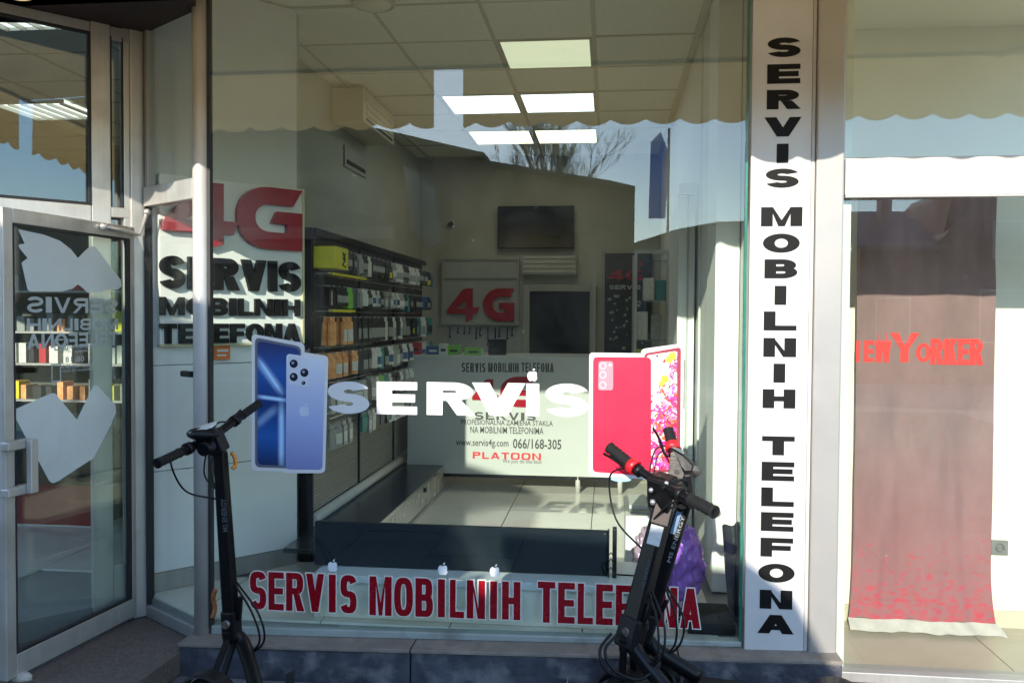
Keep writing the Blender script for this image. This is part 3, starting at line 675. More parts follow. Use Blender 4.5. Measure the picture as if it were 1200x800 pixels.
for j in range(NZ+1):
    for i in range(NX+1):
        b = zb_+(zt_-zb_)*j/NZ; fl_ = max(0, 1-b/.35)**2*.06; a = xa+(xb-xa)*i/NX + fl_*(i/NX-.3)
        q.v.append(tuple(CF.p(a, b+.008*math.sin(i*.31)*(j < 4), cfold(a, b))))
for j in range(NZ):
    for i in range(NX): k = j*(NX+1)+i; q.f.append((k, k+1, k+NX+2, k+NX+1)); q.smooth.append(True)
cu = thing('cloth_banner', (1.3, CY, 0), 'hanging mauve cloth banner with red lettering behind the right shop glass', 'banner')
q.build('cloth', CLOTH, cu)
q = MB()
for i in range(NX+1):
    a = xa+(xb-xa)*i/NX + .06*(i/NX-.3)
    for b, cc in ((zb_+.004, .0), (-.010+.002*math.sin(i*.7), .05)): q.v.append(tuple(CF.p(a*(1+.0)+ (0.03 if b < 0 else 0)*i/NX, b, cfold(a, .035)+cc)))
for i in range(NX): q.f.append((2*i, 2*i+2, 2*i+3, 2*i+1)); q.smooth.append(True)
q.build('white_hem', mat('grubby_white_hem', (.42, .40, .37), .8, 0, .15, 14), cu)
RL = mat('red_print', (.72, .035, .03), .6, 0, .06)
def clothword(word, px0, px1, py0, py1, tx, ty, gap=.1):
    a0, b0 = CF.ab(px0, py1); a1, b1 = CF.ab(px1, py0)
    letters(CF, word, a0, a1, b0, b1, tx, ty, .0012, .0020, RL, cu, 'red_lettering', gap=gap)
clothword('I', 1003, 1008, 399, 424, .27, .2, .06); clothword('EW', 1012, 1044, 399, 424, .27, .2, .06); clothword('Y', 1042, 1078, 390, 424, .26, .2); clothword('O', 1073, 1091, 402, 424, .22, .2)
clothword('RKER', 1090, 1152, 397, 427, .27, .2, .06)
c = P(1171, 641, 1.058)
q = thing('power_socket', c, 'small grey square power socket on the cream wall beside the cloth banner', 'socket')
B('plate', mat('plate_grey', (.16, .165, .16), .5), q, (c.x-.042, 1.048, c.z-.040, c.x+.042, 1.0595, c.z+.040), bevel=.003)
MB().torus((c.x, 1.047, c.z), (0, 1, 0), .020, .003, 20, 6).build('socket_rim', GREYM, q); B('pin_hole', BLACKR, q, (c.x-.011, 1.046, c.z-.003, c.x-.006, 1.0478, c.z+.003)); B('pin_hole', BLACKR, q, (c.x+.006, 1.046, c.z-.003, c.x+.011, 1.0478, c.z+.003))

for k, (x, y) in enumerate(((-3.25, .75), (-4.6, 2.95))):  # the nearer lamp is out of view, added to light the case front
    t = thing('louvre_lamp', (x, y, CEZ), ['louvred ceiling lamp nearest the entrance door of the side room', 'louvred ceiling lamp deep inside the side room'][k], 'ceiling light', 'louvred lamps in the side room')
    B('housing', WALLW, t, (x-.3, y-.3, CEZ-.03, x+.3, y-.27, CEZ-.001)); B('housing', WALLW, t, (x-.3, y+.27, CEZ-.03, x+.3, y+.3, CEZ-.001))
    B('diffuser', mat('lit_tubes%s' % 'abc'[k], (.8, .8, .8), .4, emit=((.95, 1, .97), (.5, .5)[k])), t, (x-.28, y-.265, CEZ-.012, x+.28, y+.265, CEZ-.003))
    for j in range(6): B('louvre', ALU, t, (x-.29+.11*j, y-.268, CEZ-.04, x-.284+.11*j, y+.268, CEZ-.013))

# ================================================================== AWNINGS OVER THE PAVEMENT
def awning(x0, x1, label, v0=None, v1=None):
    t = thing('awning', ((x0+x1)/2, -.1, 3.1), label, 'awning', 'tan cloth awnings over the shopfronts')
    ya, za, yb, zb_ = -.12, 3.13, -1.03, 2.99; N = max(8, int((x1-x0)/.0155)); q = MB()
    rows = []
    for k in range(9):
        f = k/8; rows.append([(x0+(x1-x0)*i/N, ya+(yb-ya)*f, za+(zb_-za)*f - .03*math.sin(math.pi*f) + .006*math.sin(i*.05*k)) for i in range(N+1)])
    for r_ in rows: q.v += r_
    for k in range(8):
        for i in range(N): a = k*(N+1)+i; q.f.append((a, a+1, a+N+2, a+N+1)); q.smooth.append(True)
    q.build('canopy', AWN, t)
    q = MB(); v0 = x0 if v0 is None else v0; v1 = x1 if v1 is None else v1
    for k in range(7):
        f = k/6
        for i in range(N+1):
            x = v0+(v1-v0)*i/N; low = 2.655 - .032*abs(math.sin(math.pi*x/.187))**.8 + .03
            q.v.append((x, yb-.004+.010*math.sin(x*9)*f+.004*math.sin(x*31)*f, zb_+(low-zb_)*f))
    for k in range(6):
        for i in range(N): a = k*(N+1)+i; q.f.append((a, a+1, a+N+2, a+N+1)); q.smooth.append(True)
    q.build('valance', AWN, t)
    B('front_bar', ALUW, t, (x0, -1.022, 2.975, x1, -1.0, 2.995)); B('cassette', ALUD, t, (x0, -.19, 3.10, x1, -.102, 3.2))
    for x in ((x0+.25,) if x0 < -2 else (x1-.25,)): MB().tube([(x, -.15, 2.98), (x, -.62, 2.92), (x, -1.0, 2.97)], .018, 8).build('arm', ALUW, t)
awning(-4.9, -.905, 'left tan cloth awning with scalloped edge over the entrance', v1=-.985)
awning(-.9045, 2.25, 'right tan cloth awning with scalloped edge over the neighbouring shop', v0=-.82)

# ================================================================== ACROSS THE STREET (seen in the panes)
KW = mat('kiosk_cladding', (.10, .105, .11), .6, .1, .15, 3, .1, 40)
def profile_building(name, label, pts, y0, y1, wallm, roofm, cat='building'):
    """gabled or stepped block: outline in x,z extruded from y0 back to y1"""
    t = thing(name, ((pts[0][0]+pts[-1][0])/2, y0, 0), label, cat)
    F = Fr((0, y0, 0), (-1, 0, 0)); q = MB()
    poly = [(-x, z) for x, z in pts] + [(-pts[-1][0], -.09), (-pts[0][0], -.09)]
    q.prism(F, poly, y1-y0, 0); q.build('wall', wallm, t)
    for i in range(len(pts)-1):
        (xa, za), (xb, zb_) = pts[i], pts[i+1]
        if abs(xb-xa) < .15: continue
        nn = Vector((-(zb_-za), xb-xa)).normalized()*.09
        r = MB().prism(F, [(-xa, za+.002), (-xb, zb_+.002), (-xb-nn.x*0, zb_+.09), (-xa, za+.09)], y1-y0-.2, .25)
        r.build('roof', roofm, t)
    return t
def facade_bits(t, y, wins, wm=DKGLASS, fm=ALUD):
    for (x0, z0, x1, z1) in wins:
        f = B('window', fm, t, (x0, y, z0, x1, y+.03, z0+.05), (x0, y, z1-.05, x1, y+.03, z1), (x0, y, z0+.05, x0+.05, y+.03, z1-.05), (x1-.05, y, z0+.05, x1, y+.03, z1-.05))
        pn = B('pane', wm, f, (x0+.05, y+.002, z0+.05, x1-.05, y+.015, z1-.05))
kp = [(-7.5, 3.25), (-4.9, 3.45), (-3.2, 3.55), (-2.80, 3.45), (-2.45, 3.355), (-2.12, 3.17), (-2.02, 2.40), (-1.78, 2.20), (-1.62, 2.30), (-1.55, 2.48), (-1.1, 2.46), (-.465, 2.40), (-.213, 2.21), (-.16, 2.12)]  # added block, outline cut to throw the low shade on the shopfront
t = profile_building('market_kiosk', 'dark market kiosk with stepped roof standing opposite the window, seen as a reflection', kp, -5.0, -6.6, KW, ROOFT, 'kiosk')
facade_bits(t, -4.999, [(-7.0, .9, -5.4, 2.2), (-4.8, .9, -3.3, 2.2), (-3.0, .9, -2.1, 2.1)])
B('shutter_box', ALUD, t, (-7.3, -4.999, 2.4, -2.2, -4.90, 2.52))
BR2 = mat('maroon_render', (.12, .06, .05), .9, 0, .2, 2, .2, 30)
bp_ = [(-26, 6.6), (-8.3, 5.62), (-4.9, 5.42), (-2.55, 4.86), (-2.5, 4.70), (0, 4.27), (.5, 4.15)]
t = profile_building('brown_hall', 'long dark brown hall with low sloping roof across the street, mirrored in the window', bp_, -14, -22, BRICKW, ROOFT)
facade_bits(t, -13.999, [(-25+2.6*k, 1.0, -23.2+2.6*k, 2.6) for k in range(9)] + [(-20+3.2*k, 3.4, -18.6+3.2*k, 4.5) for k in range(5)])
bp_ = [(.8, 4.05), (2.2, 4.5), (3.6, 4.75), (6.2, 4.8)]
t = profile_building('low_grey_block', 'low grey block behind the brown hall, mirrored pale at the right of the window', bp_, -26, -34, mat('grey_render', (.20, .20, .19), .9, 0, .1, 1.5), ROOFT)
facade_bits(t, -25.999, [(1.2+1.2*k, 1.0, 2.0+1.2*k, 2.2) for k in range(4)])
# gabled house to the right
t = thing('gabled_house', (8.5, -20, 0), 'red brown gabled house with grey pitched roof and chimney, mirrored in the right glass', 'house')
HF = Fr((0, -20, 0), (-1, 0, 0))
MB().prism(HF, [(-6.6, -.09), (-13.5, -.09), (-13.5, 4.2), (-10.2, 5.3), (-8.9, 4.9), (-8.6, 3.5), (-6.6, 3.5)], -7, 0).build('wall', BR2, t)
q = MB(); q.hexa([(6.3, -19.6, 3.40), (8.7, -19.6, 3.40), (8.7, -23.5, 4.75), (6.3, -23.5, 4.75), (6.3, -19.6, 3.52), (8.7, -19.6, 3.52), (8.7, -23.5, 4.87), (6.3, -23.5, 4.87)]); rf = q.build('roof', mat('slate_roof', (.13, .125, .14), .6, 0, .12, 5, .3, 60), t)
q = MB(); q.prism(Fr((0, -19.7, 0), (-1, 0, 0)), [(-8.5, 3.45), (-10.2, 5.42), (-13.8, 4.2), (-13.8, 4.3), (-10.2, 5.55), (-8.3, 3.45)], -7.3, 0); q.build('gable_roof', ROOFT, t)
B('chimney', mat('chimney_render', (.18, .17, .17), .9), rf, (7.7, -22.4, 4.2, 8.0, -22.0, 5.35))
facade_bits(t, -19.999, [(7.0, 1.0, 7.9, 2.2), (9.6, 1.0, 10.8, 2.4), (11.4, 1.0, 12.6, 2.4), (9.9, 3.2, 10.7, 4.2)])
q = MB(); rr = random.Random(3)
pts = [(-150+ i*6, 9+5*noise.noise(Vector((i*.21, 0, 0)))+3*noise.noise(Vector((i*.8, 3, 0)))) for i in range(51)]
q.prism(Fr((0, -160, 0), (-1, 0, 0)), [(-x, z) for x, z in pts] + [(-150, -1), (150, -1)], -40, 0)
tag(q.build('hills', HILLM), kind='structure')
# tall blue flag on a pole
t = thing('feather_flag', (.85, -9, 0), 'tall narrow blue flag on a thin pole across the street', 'flag')
q = MB(); q.prism(Fr((.50, -9, 3.05), (-1, 0, 0)), [(-.30, 0), (-.33, .5), (-.32, 1.0), (-.22, 1.25), (-.08, 1.1), (-.06, .0)], 0, .01); q.build('flag_cloth', mat('blue_flag', (.35, .50, .80), .7, trans=.6), t)
MB().tube([(.84, -9, -.05), (.84, -9, 4.35)], .018, 8).build('pole', GREYM, t)
t = thing('street_lamp', (-5.0, -11, 0), 'grey street lamp with a single arm standing before the brown hall', 'street lamp')
MB().tube([(-6.4, -11, -.05), (-6.4, -11, 6.0), (-6.2, -10.9, 6.4), (-5.4, -10.6, 6.5)], [.07, .05, .045, .04], 10).build('pole', GREYM, t); MB().ball((-5.2, -10.5, 6.47), (.28, .12, .07), 14, 8).build('lamp_head', ALUD, t)
# bare tree
t = thing('bare_tree', (-1.8, -24, 0), 'bare winter tree with fine branches rising behind the brown hall roof', 'tree')
TX = -2.12
q = MB(); q2 = MB(); rr = random.Random(11)
def grow_br(p, d, L, r, depth):
    pts = [p]; dd = d
    for k in range(4):
        dd = (dd + Vector((rr.uniform(-.18, .18), rr.uniform(-.18, .18), rr.uniform(-.05, .12)))).normalized(); pts.append(pts[-1]+dd*L/4)
    (q if depth < 2 else q2).tube(pts, [r*(1-.13*k) for k in range(5)], 6 if depth < 2 else 3)
    if depth >= 6: return
    for k in range(4 if depth < 5 else 3):
        a = rr.uniform(0, 6.28); s_ = rr.uniform(.2, .5)
        nd = (dd + Vector((math.cos(a)*s_, math.sin(a)*s_, rr.uniform(-.1, .35)))).normalized()
        grow_br(pts[rr.choice((2, 3, 4))], nd, L*rr.uniform(.55, .72), max(.006, r*.58), depth+1)
grow_br(Vector((TX, -24, -.1)), Vector((0, 0, 1)), 4.0, .09, 0)
q.build('trunk', BARK, t); q2.build('crown', BARK, t)

# ================================================================== INTERIOR THINGS
# --- relief sign on the oblique wall
SO = .05
rs = thing('wall_sign', WF.p(.3, 1.8, SO), 'white wall sign with red relief numeral and letter over three rows of black letters', 'sign')
def wpx(px, py): return WF.ab(px, py, SO)
sa0 = .055; sa1 = wpx(354, 300)[0]; sz0 = wpx(355, 401)[1]; sz1 = wpx(353, 222)[1]
FB('board', BOARDI, rs, WF, (sa0, sa1, sz0, sz1, .01, SO), bevel=.002)
FB('side_edge', mat('yellowed_edge', (.62, .56, .33), .5), rs, WF, (sa1, sa1+.012, sz0-.006, sz1+.004, .005, SO+.006), (sa0, sa1, sz0-.010, sz0, .005, SO+.004))
F4 = WF
def wl(word, xa, xb, ya, yb, xm, tx, ty, mt, d=.03, gap=.12, n=2.0, skew=0):
    a0 = wpx(xa, (ya+yb)/2)[0]; a1 = wpx(xb, (ya+yb)/2)[0]; b0 = wpx(xm, yb)[1]; b1 = wpx(xm, ya)[1]
    return letters(WF, word, a0, a1, b0, b1, tx, ty, SO+.0005, SO+d, mt, rs, 'relief_letter', gap=gap, n=n, split=True, skew=skew)
wl('4', 187, 272, 216, 291, 255, .3, .2, REDS, .035)
g0 = wpx(275, 255)[0]; g1 = wpx(351, 255)[0]; gb0 = wpx(320, 293)[1]; gb1 = wpx(320, 221)[1]
gw, gh = g1-g0, gb1-gb0
gp = [arc(gw*.5, gh*.5, gw*.5, gh*.5, gh*.30, gh*.28, 90, 270, 2.2), rc(gw*.5, 0, gw, gh*.28), rc(gw*.76, gh*.28, gw, gh*.62), [(gw*.52, gh*.42), (gw*.76, gh*.42), (gw*.76, gh*.62), (gw*.60, gh*.62)], [(gw*.5, gh*.72), (gw*.85, gh*.72), (gw, gh), (gw*.5, gh)]]
q = MB()
for k, pl in enumerate(gp): q.prism(WF, [(g0+a, gb0+b) for a, b in pl], SO+.0005, SO+.035+.0001*k)
q.build('relief_letter', REDS, rs)
wl('SERVIS', 186, 350, 305, 341, 300, .30, .24, BLACKV, .028)
wl('MOBILNIH', 186, 350, 350, 370, 300, .30, .24, BLACKV, .022)
wl('TELEFONA', 186, 350, 379, 401, 300, .30, .24, BLACKV, .022)
c = WF.p(*WF.ab(261, 411, .03), .03)
q = thing('orange_box', c, 'small orange packet fixed on the white wall just under the relief sign', 'box')
a_, b_ = WF.ab(261, 411, .03)
FB('carton', mat('orange_card', (.75, .17, .02), .5), q, WF, (a_-.045, a_+.04, b_-.045, b_+.045, .002, .03)); FB('label', WHITEP, q, WF, (a_-.03, a_+.03, b_-.005, b_+.008, .03, .0306), (a_-.03, a_+.02, b_-.028, b_-.018, .03, .0306))

# --- display rack along the left wall
RX = -1.70; RY0, RY1 = .99, 3.95
rk = thing('display_rack', (RX, 2.4, FLZ), 'long black rack of hooks and slatted panels along the left side of the shop', 'display rack')
SLAT = mat('ribbed_grey_panel', (.33, .32, .28), .4, .1, .06, 3)
sn = SLAT.node_tree; wv = sn.nodes.new('ShaderNodeTexWave'); wv.bands_direction = 'Z'; wv.inputs['Scale'].default_value = 16; tcx = sn.nodes.new('ShaderNodeTexCoord'); sn.links.new(tcx.outputs['Object'], wv.inputs['Vector'])
bpx = sn.nodes.new('ShaderNodeBump'); bpx.inputs['Strength'].default_value = .6; bpx.inputs['Distance'].default_value = .01; sn.links.new(wv.outputs['Fac'], bpx.inputs['Height']); sn.links.new(bpx.outputs[0], sn.nodes['Principled BSDF'].inputs['Normal'])
B('end_panel', BLK, rk, (-2.04, .955, FLZ, RX+.03, .985, 2.10)) if False else B('end_post', BLK, rk, (RX-.045, .965, FLZ, RX+.035, .99, 2.10), bevel=.004)
B('back_panel', mat('dark_back_panel', (.05, .052, .05), .5, 0, .1), rk, (RX-.04, RY0+.001, 1.10, RX-.006, RY1, 2.06))
for k, (ya, yb) in enumerate(((RY0, 2.0), (2.012, 2.95), (2.962, RY1))): B('lower_panel', SLAT, rk, (RX-.04, ya+.001, .46, RX-.006, yb, 1.095), bevel=.002)
for y in (1.99, 2.94, RY1): B('upright', BLK, rk, (RX-.005, y+.002, .40, RX+.006, y+.022, 2.06))
MB().tube([(RX+.02, RY0+.02, .43), (RX+.02, 3.9, .43)], .032, 12).build('floor_rail', mat('white_rail', (.62, .61, .57), .35), rk)
B('top_rail', BLK, rk, (RX-.045, RY0, 2.062, RX+.05, RY1, 2.10))
rows = [(2.00, 1.86), (1.78, 1.645), (1.60, 1.435), (1.39, 1.235), (1.19, 1.03), (.98, .82)]
for k, (zt_, zb0_) in enumerate(rows[:-1]):
    B('shelf_rail', mat('chrome_rail%s' % '' , (.4, .4, .38), .25, .8), rk, (RX-.004, RY0+.02, zb0_-.022, RX+.012, RY1-.02, zb0_-.012), (RX+.012, RY0+.02, zb0_-.019, RX+.12, RY0+.03, zb0_-.013), (RX+.112, RY0+.03, zb0_-.019, RX+.12, RY0+.9, zb0_-.013))
PM = {'white': mat('white_blister_card', (.62, .62, .57), .4, 0, .15, 30), 'black': mat('black_blister_card', (.025, .025, .025), .35, 0, .3, 30),
      'grey': mat('grey_blister_card', (.30, .31, .29), .3, 0, .2, 30), 'orange': mat('orange_blister_card', (.80, .24, .04), .4, 0, .2, 30, col2=(.85, .48, .22)),
      'yellow': YEL, 'green': mat('lime_card', (.20, .50, .06), .4), 'teal': mat('teal_card', (.03, .22, .19), .4), 'blue': mat('blue_card', (.03, .10, .25), .4), 'red': mat('red_card', (.45, .02, .03), .4)}
ORD = ['topmost', 'second', 'third', 'fourth', 'fifth', 'lowest']
pmesh = {}
cols_ = ['kkkkkykkykyykwwwkkkb', 'kkkgwwwkwgwywwkkbbkb', 'oookkkkwwwwwkkywwwtt', 'oooowkwwgggkwywwwkbr', 'ggggggwwtwkwywkwkbbt', 'ggg.kgwkkgwwkgwkktbk']
CN = {'k': 'black', 'w': 'white', 'g': 'grey', 'o': 'orange', 'y': 'yellow', 'b': 'blue', 't': 'teal', 'r': 'red'}
rr = random.Random(5)
for r_, (zt_, zb0_) in enumerate(rows):
    for k in range(26):
        ch = cols_[r_][min(19, int(k/26*20))]
        if ch != '.' and k > 3 and rr.random() < .3: ch = rr.choice('kwgywkt')
        if ch == '.' or rr.random() < .06: continue
        if r_ == 0 and k < 2: continue
        cn = CN[ch]; base = 'black' if cn == 'yellow' else cn
        if r_ == 1 and k in (3, 4): base = cn = 'green'
        if r_ == 4 and k == 10: base = cn = 'green'
        y = RY0+.08+k*.110; hh = zt_-zb0_ - rr.uniform(0, .035); n_st = rr.choice((1, 2, 2, 3, 3)) if r_ < 5 else 1
        MB().tube([(RX+.002, y, zt_-.004), (RX+.13, y, zt_-.006)], .0028, 5).build('hook', ALUD, rk)
        for s_ in range(n_st):
            dx = .115 - s_*.034 + rr.uniform(-.005, .005); wy = .058 if base != 'white' else .066
            key = (base, cn, round(hh, 1), wy)
            mb_ = MB(); d = Vector((0, 0, 0))
            if (base, cn, r_, wy) not in pmesh:
                mb_.box(-.009, -wy/2, -hh, .009, wy/2, -.028); mb_.box(-.001, -wy/2, -.0279, .001, wy/2, .004)
                o = mb_.build('product_pack', PM[base]); pmesh[(base, cn, r_, wy)] = (o.data, hh)
            else:
                o = bpy.data.objects.new('product_pack', pmesh[(base, cn, r_, wy)][0]); COL.objects.link(o)
            hh = pmesh[(base, cn, r_, wy)][1]
            o.location = (RX+dx, y, zt_-.006); o.rotation_euler = (rr.uniform(-.05, .05), rr.uniform(-.03, .03), rr.uniform(-.25, .25)-.2)
            pt_ = ('near end', 'middle', 'far end')[min(2, k//9)]; tag(o, '%s hanging pack at the %s of the %s row on the rack' % ({'yellow': 'yellow-labelled'}.get(cn, cn), pt_, ORD[r_]), 'product pack', '%s packs at the %s of the %s rack row' % (cn, pt_, ORD[r_]))
            if cn == 'yellow' or (cn == 'white' and rr.random() < .12 and False):
                if ('lab', r_) not in pmesh: pmesh[('lab', r_)] = MB().box(.0092, -.026, -hh+.01, .0105, .026, -hh+.05).build('label', YEL, o).data
                else: l_ = bpy.data.objects.new('label', pmesh[('lab', r_)]); COL.objects.link(l_); l_.parent = o
            elif s_ == 0:
                kk = ('face', base, r_); im = PM[{'grey': 'white', 'orange': 'white', 'black': 'grey', 'white': 'blue' if r_ % 2 else 'grey'}.get(base, 'black')]
                if kk not in pmesh:
                    l_ = MB().box(.0092, -.028, -hh+.02, .0100, .028, -hh*.45).build('insert', im, o); pmesh[kk] = l_.data
                else: l_ = bpy.data.objects.new('insert', pmesh[kk]); COL.objects.link(l_); l_.parent = o
t = thing('yellow_box', (RX+.1, 1.2, 1.9), 'yellow cardboard box with dark scribble at the near end of the top rack row', 'box')
B('carton', YEL, t, (RX+.01, 1.03, 1.875, RX+.15, 1.27, 2.0), bevel=.003)
q = MB(); q.tube([(RX+.152, 1.16, 1.97), (RX+.152, 1.20, 1.93), (RX+.152, 1.15, 1.90), (RX+.152, 1.21, 1.89)], .005, 5); q.tube([(RX+.152, 1.21, 1.97), (RX+.152, 1.16, 1.93)], .004, 5)
q.build('printed_mark', BLACKV, t)
for i, x in enumerate((.035, .05, .065, .08, .095, .11)): pass
t = thing('yellow_price_strip', (RX+.1, 1.5, 1.84), 'yellow price strip under the top row beside the yellow box', 'price strip')
B('strip', YEL, t, (RX+.10, 1.06, 1.838, RX+.125, 1.75, 1.852)); 
t = thing('yellow_price_strip', (RX+.1, 1.5, 1.62), 'yellow price strip under the second row of packs', 'price strip')
B('strip', YEL, t, (RX+.10, 1.06, 1.625, RX+.125, 1.5, 1.64))
for k, (y, z, cn, lb_) in enumerate(((2.25, .94, 'black', 'dark rounded pouch hanging below the hooks in mid rack'), (2.48, .93, 'white', 'pale open box hanging below the hooks right of the dark pouch'), (2.95, .96, 'grey', 'slim grey case hanging low near the far end of the rack'))):
    t = thing('hanging_case', (RX+.1, y, z), lb_, 'case'); MB().tube([(RX+.002, y, z+.10), (RX+.11, y, z+.10)], .003, 5).build('hook', ALUD, t)
    if k == 0: MB().ball((RX+.10, y, z), (.035, .07, .085), 16, 10).build('pouch', BLK, t)
    else: B('case_body', PM[cn], t, (RX+.06, y-.075+.03*(k-1), z-.085, RX+.13, y+.075-.03*(k-1), z+.085), bevel=.008)

# --- dark low bench along the rack with white front
t = thing('low_bench', (-1.5, 2.1, FLZ), 'long low dark topped bench with pale front edge below the goods rack', 'bench')
B('bench_top', DKBENCH, t, (-1.665, .52, .375, -1.32, 3.22, .40), bevel=.003)
for k, (ya, yb) in enumerate(((.55, 1.52), (1.53, 2.4), (2.41, 3.2))): B('front_panel', mat('pale_metal_front', (.55, .54, .49), .25, .3, .04), t, (-1.345, ya, FLZ+.012, -1.325, yb, .374), bevel=.002)
B('lock_knob', BLK, t, (-1.325, 2.36, .33, -1.305, 2.385, .36)); B('edge_strip', mat('steel_edge', (.6, .6, .56), .2, .8), t, (-1.3195, .52, .378, -1.314, 3.22, .399))

# --- white shelf table right behind the glass, LED panel on it
t = thing('window_shelf', (-.65, .3, FLZ), 'long low white shelf table standing right behind the window glass', 'shelf')
WSH = mat('white_lacquer_shelf', (.70, .72, .72), .35, 0, .03)
B('shelf_top', WSH, t, (-1.36, .10, .367, .16, .50, .402), bevel=.002)
for x in (-1.355, .13): B('leg', WSH, t, (x, .105, FLZ, x+.025, .495, .366), bevel=.002)
B('back_board', mat('cream_back_board', (.84, .80, .70), .6), t, (-1.329, .112, FLZ+.002, .129, .124, .366))
t = thing('led_panel', (-.7, .3, .4), 'long flat black LED display panel lying upright on the white window shelf', 'display panel')
x0 = P(370, 640, .25).x; x1 = P(712, 650, .25).x
B('panel_face', NAVY, t, (x0, .235, .405, x1, .262, .615), bevel=.003); B('back_housing', BLK, t, (x0+.03, .2625, .42, x1-.03, .30, .60))
B('end_frame', BLK, t, (x1-.0, .225, .404, x1+.008, .27, .618)); B('stand_plate', BLK, t, (x1+.022, .22, .403, x1+.042, .29, .625), bevel=.002)
q = MB(); 
for z in (.43, .47, .50): q.tube([(x1+.006, .25, z), (x1+.016, .255, z+.012), (x1+.024, .25, z)], .003, 6)
q.tube([(x1+.04, .26, .408), (x1+.14, .24, .412), (x1+.22, .28, .405)], .004, 6); q.build('cable', BLK, t)

# --- service counter with printed front
ct = thing('service_counter', (-.7, 3.1, FLZ), 'white service counter with printed front panel at the back of the shop', 'counter')
CX0, CX1 = -1.62, .16; CYF = 3.10; CZ0, CZ1 = .335, 1.262
CWH = mat('counter_white', (.47, .48, .46), .4, 0, .03, 2)
B('front_board', CWH, ct, (CX0, CYF, CZ0, CX1, CYF+.02, CZ1), bevel=.002); B('counter_top', CWH, ct, (CX0-.02, CYF-.01, CZ1, CX1+.03, CYF+.62, CZ1+.028), bevel=.003)
B('lower_rail', BLK, ct, (CX0, CYF+.021, CZ0-.03, CX1, CYF+.06, CZ0+.01)); B('side_board', CWH, ct, (CX1-.02, CYF+.021, CZ0, CX1, CYF+.6, CZ1-.001), (CX0, CYF+.061, CZ0, CX0+.02, CYF+.6, CZ1-.001))
for x in (CX0+.06, -.235, CX1-.06):
    for y in (CYF+.04, CYF+.54): MB().tube([(x, y, FLZ), (x, y, CZ0+.02)], .020, 12).build('leg', ALUW, ct)
KF = Fr((0, CYF, 0), (1, 0, 0))
GT = mat('dark_grey_print', (.05, .05, .048), .5); DR = mat('dark_red_print', (.30, .02, .02), .4)
def kpx(px, py): return KF.ab(px, py)
def ktext(s_, xa, xb, ya, yb, mt=GT, off=.012, nm='small_lettering'):
    a0, b0 = kpx(xa, yb); a1, b1 = kpx(xb, ya); b0 = kpx((xa+xb)/2, yb)[1]; b1 = kpx((xa+xb)/2, ya)[1]
    return smalltext(KF, s_, a0, a1, b0, b1, .0012, mt, ct, off, nm)
def klet(s_, xa, xb, ya, yb, mt, tx=.2, ty=.16, gap=.16, n=2.2):
    a0, b0 = kpx(xa, yb); a1, b1 = kpx(xb, ya); b0 = kpx((xa+xb)/2, yb)[1]; b1 = kpx((xa+xb)/2, ya)[1]
    return letters(KF, s_, a0, a1, b0, b1, tx, ty, .0004, .0014, mt, ct, 'printed_lettering', gap=gap, n=n)
klet('SERVIS', 541, 569, 425, 436, GT, .2, .16, .22); klet('MOBILNIH', 572, 608, 425, 436, GT, .2, .16, .2); klet('TELEFONA', 611, 649, 425, 436, GT, .2, .16, .2)
klet('4', 553, 583, 444, 476, REDS, .3, .22); klet('G', 586, 628, 441, 477, REDS, .28, .25)
klet('SERVIS', 556, 628, 483, 492, GT, .32, .22, .2)
ktext('PROFESIONALNA ZAMJENA STAKLA', 540, 648, 492, 500); ktext('NA MOBILNIM TELEFONIMA', 551, 637, 500, 508)
ktext('www.servis4g.com', 534, 596, 514, 525); ktext('066/168-305', 601, 658, 514, 526, off=.02)
klet('PLATOON', 554, 634, 530, 538, mat('platoon_red', (.6, .02, .03), .4), .3, .2, .2, 4); ktext("We just do the best", 589, 635, 538, 544, off=.0)
# things on and behind the counter top
ctz = CZ1+.028
for k, (px, wd, hh, cn, lb_) in enumerate(((487, .09, .10, 'red', 'small dark red packet at the left end of the counter top'), (508, .11, .07, 'blue', 'small blue box on the counter top beside the red packet'), (520, .07, .09, 'white', 'small white box on the counter top between blue and green boxes'),
                                           (532, .11, .075, 'green', 'lime green box on the counter top nearest the white box'), (555, .14, .06, 'green', 'wide lime green box on the counter top right of the other green box'), (562, .06, .05, 'white', 'tiny white packet behind the wide green box'))):
    p = P(px, 415, CYF+.16+.03*(k % 2)); q = thing('counter_box', (p.x, p.y, ctz), lb_, 'box', 'small boxes on the counter')
    B('carton', PM[cn], q, (p.x-wd/2, p.y-.04, ctz, p.x+wd/2, p.y+.04, ctz+hh), bevel=.003); B('print', PM['black' if cn != 'blue' else 'white'], q, (p.x-wd/4, p.y-.0412, ctz+hh*.3, p.x+wd/3, p.y-.0402, ctz+hh*.55))
p = P(585, 412, CYF+.2); q = thing('card_reader', (p.x, p.y, ctz), 'black payment terminal on the counter top right of the green boxes', 'card reader')
B('body', BLK, q, (p.x-.09, p.y-.02, ctz, p.x+.06, p.y+.02, ctz+.13), bevel=.008); B('screen', TVB, q, (p.x-.07, p.y-.0215, ctz+.06, p.x+.04, p.y-.0202, ctz+.12))

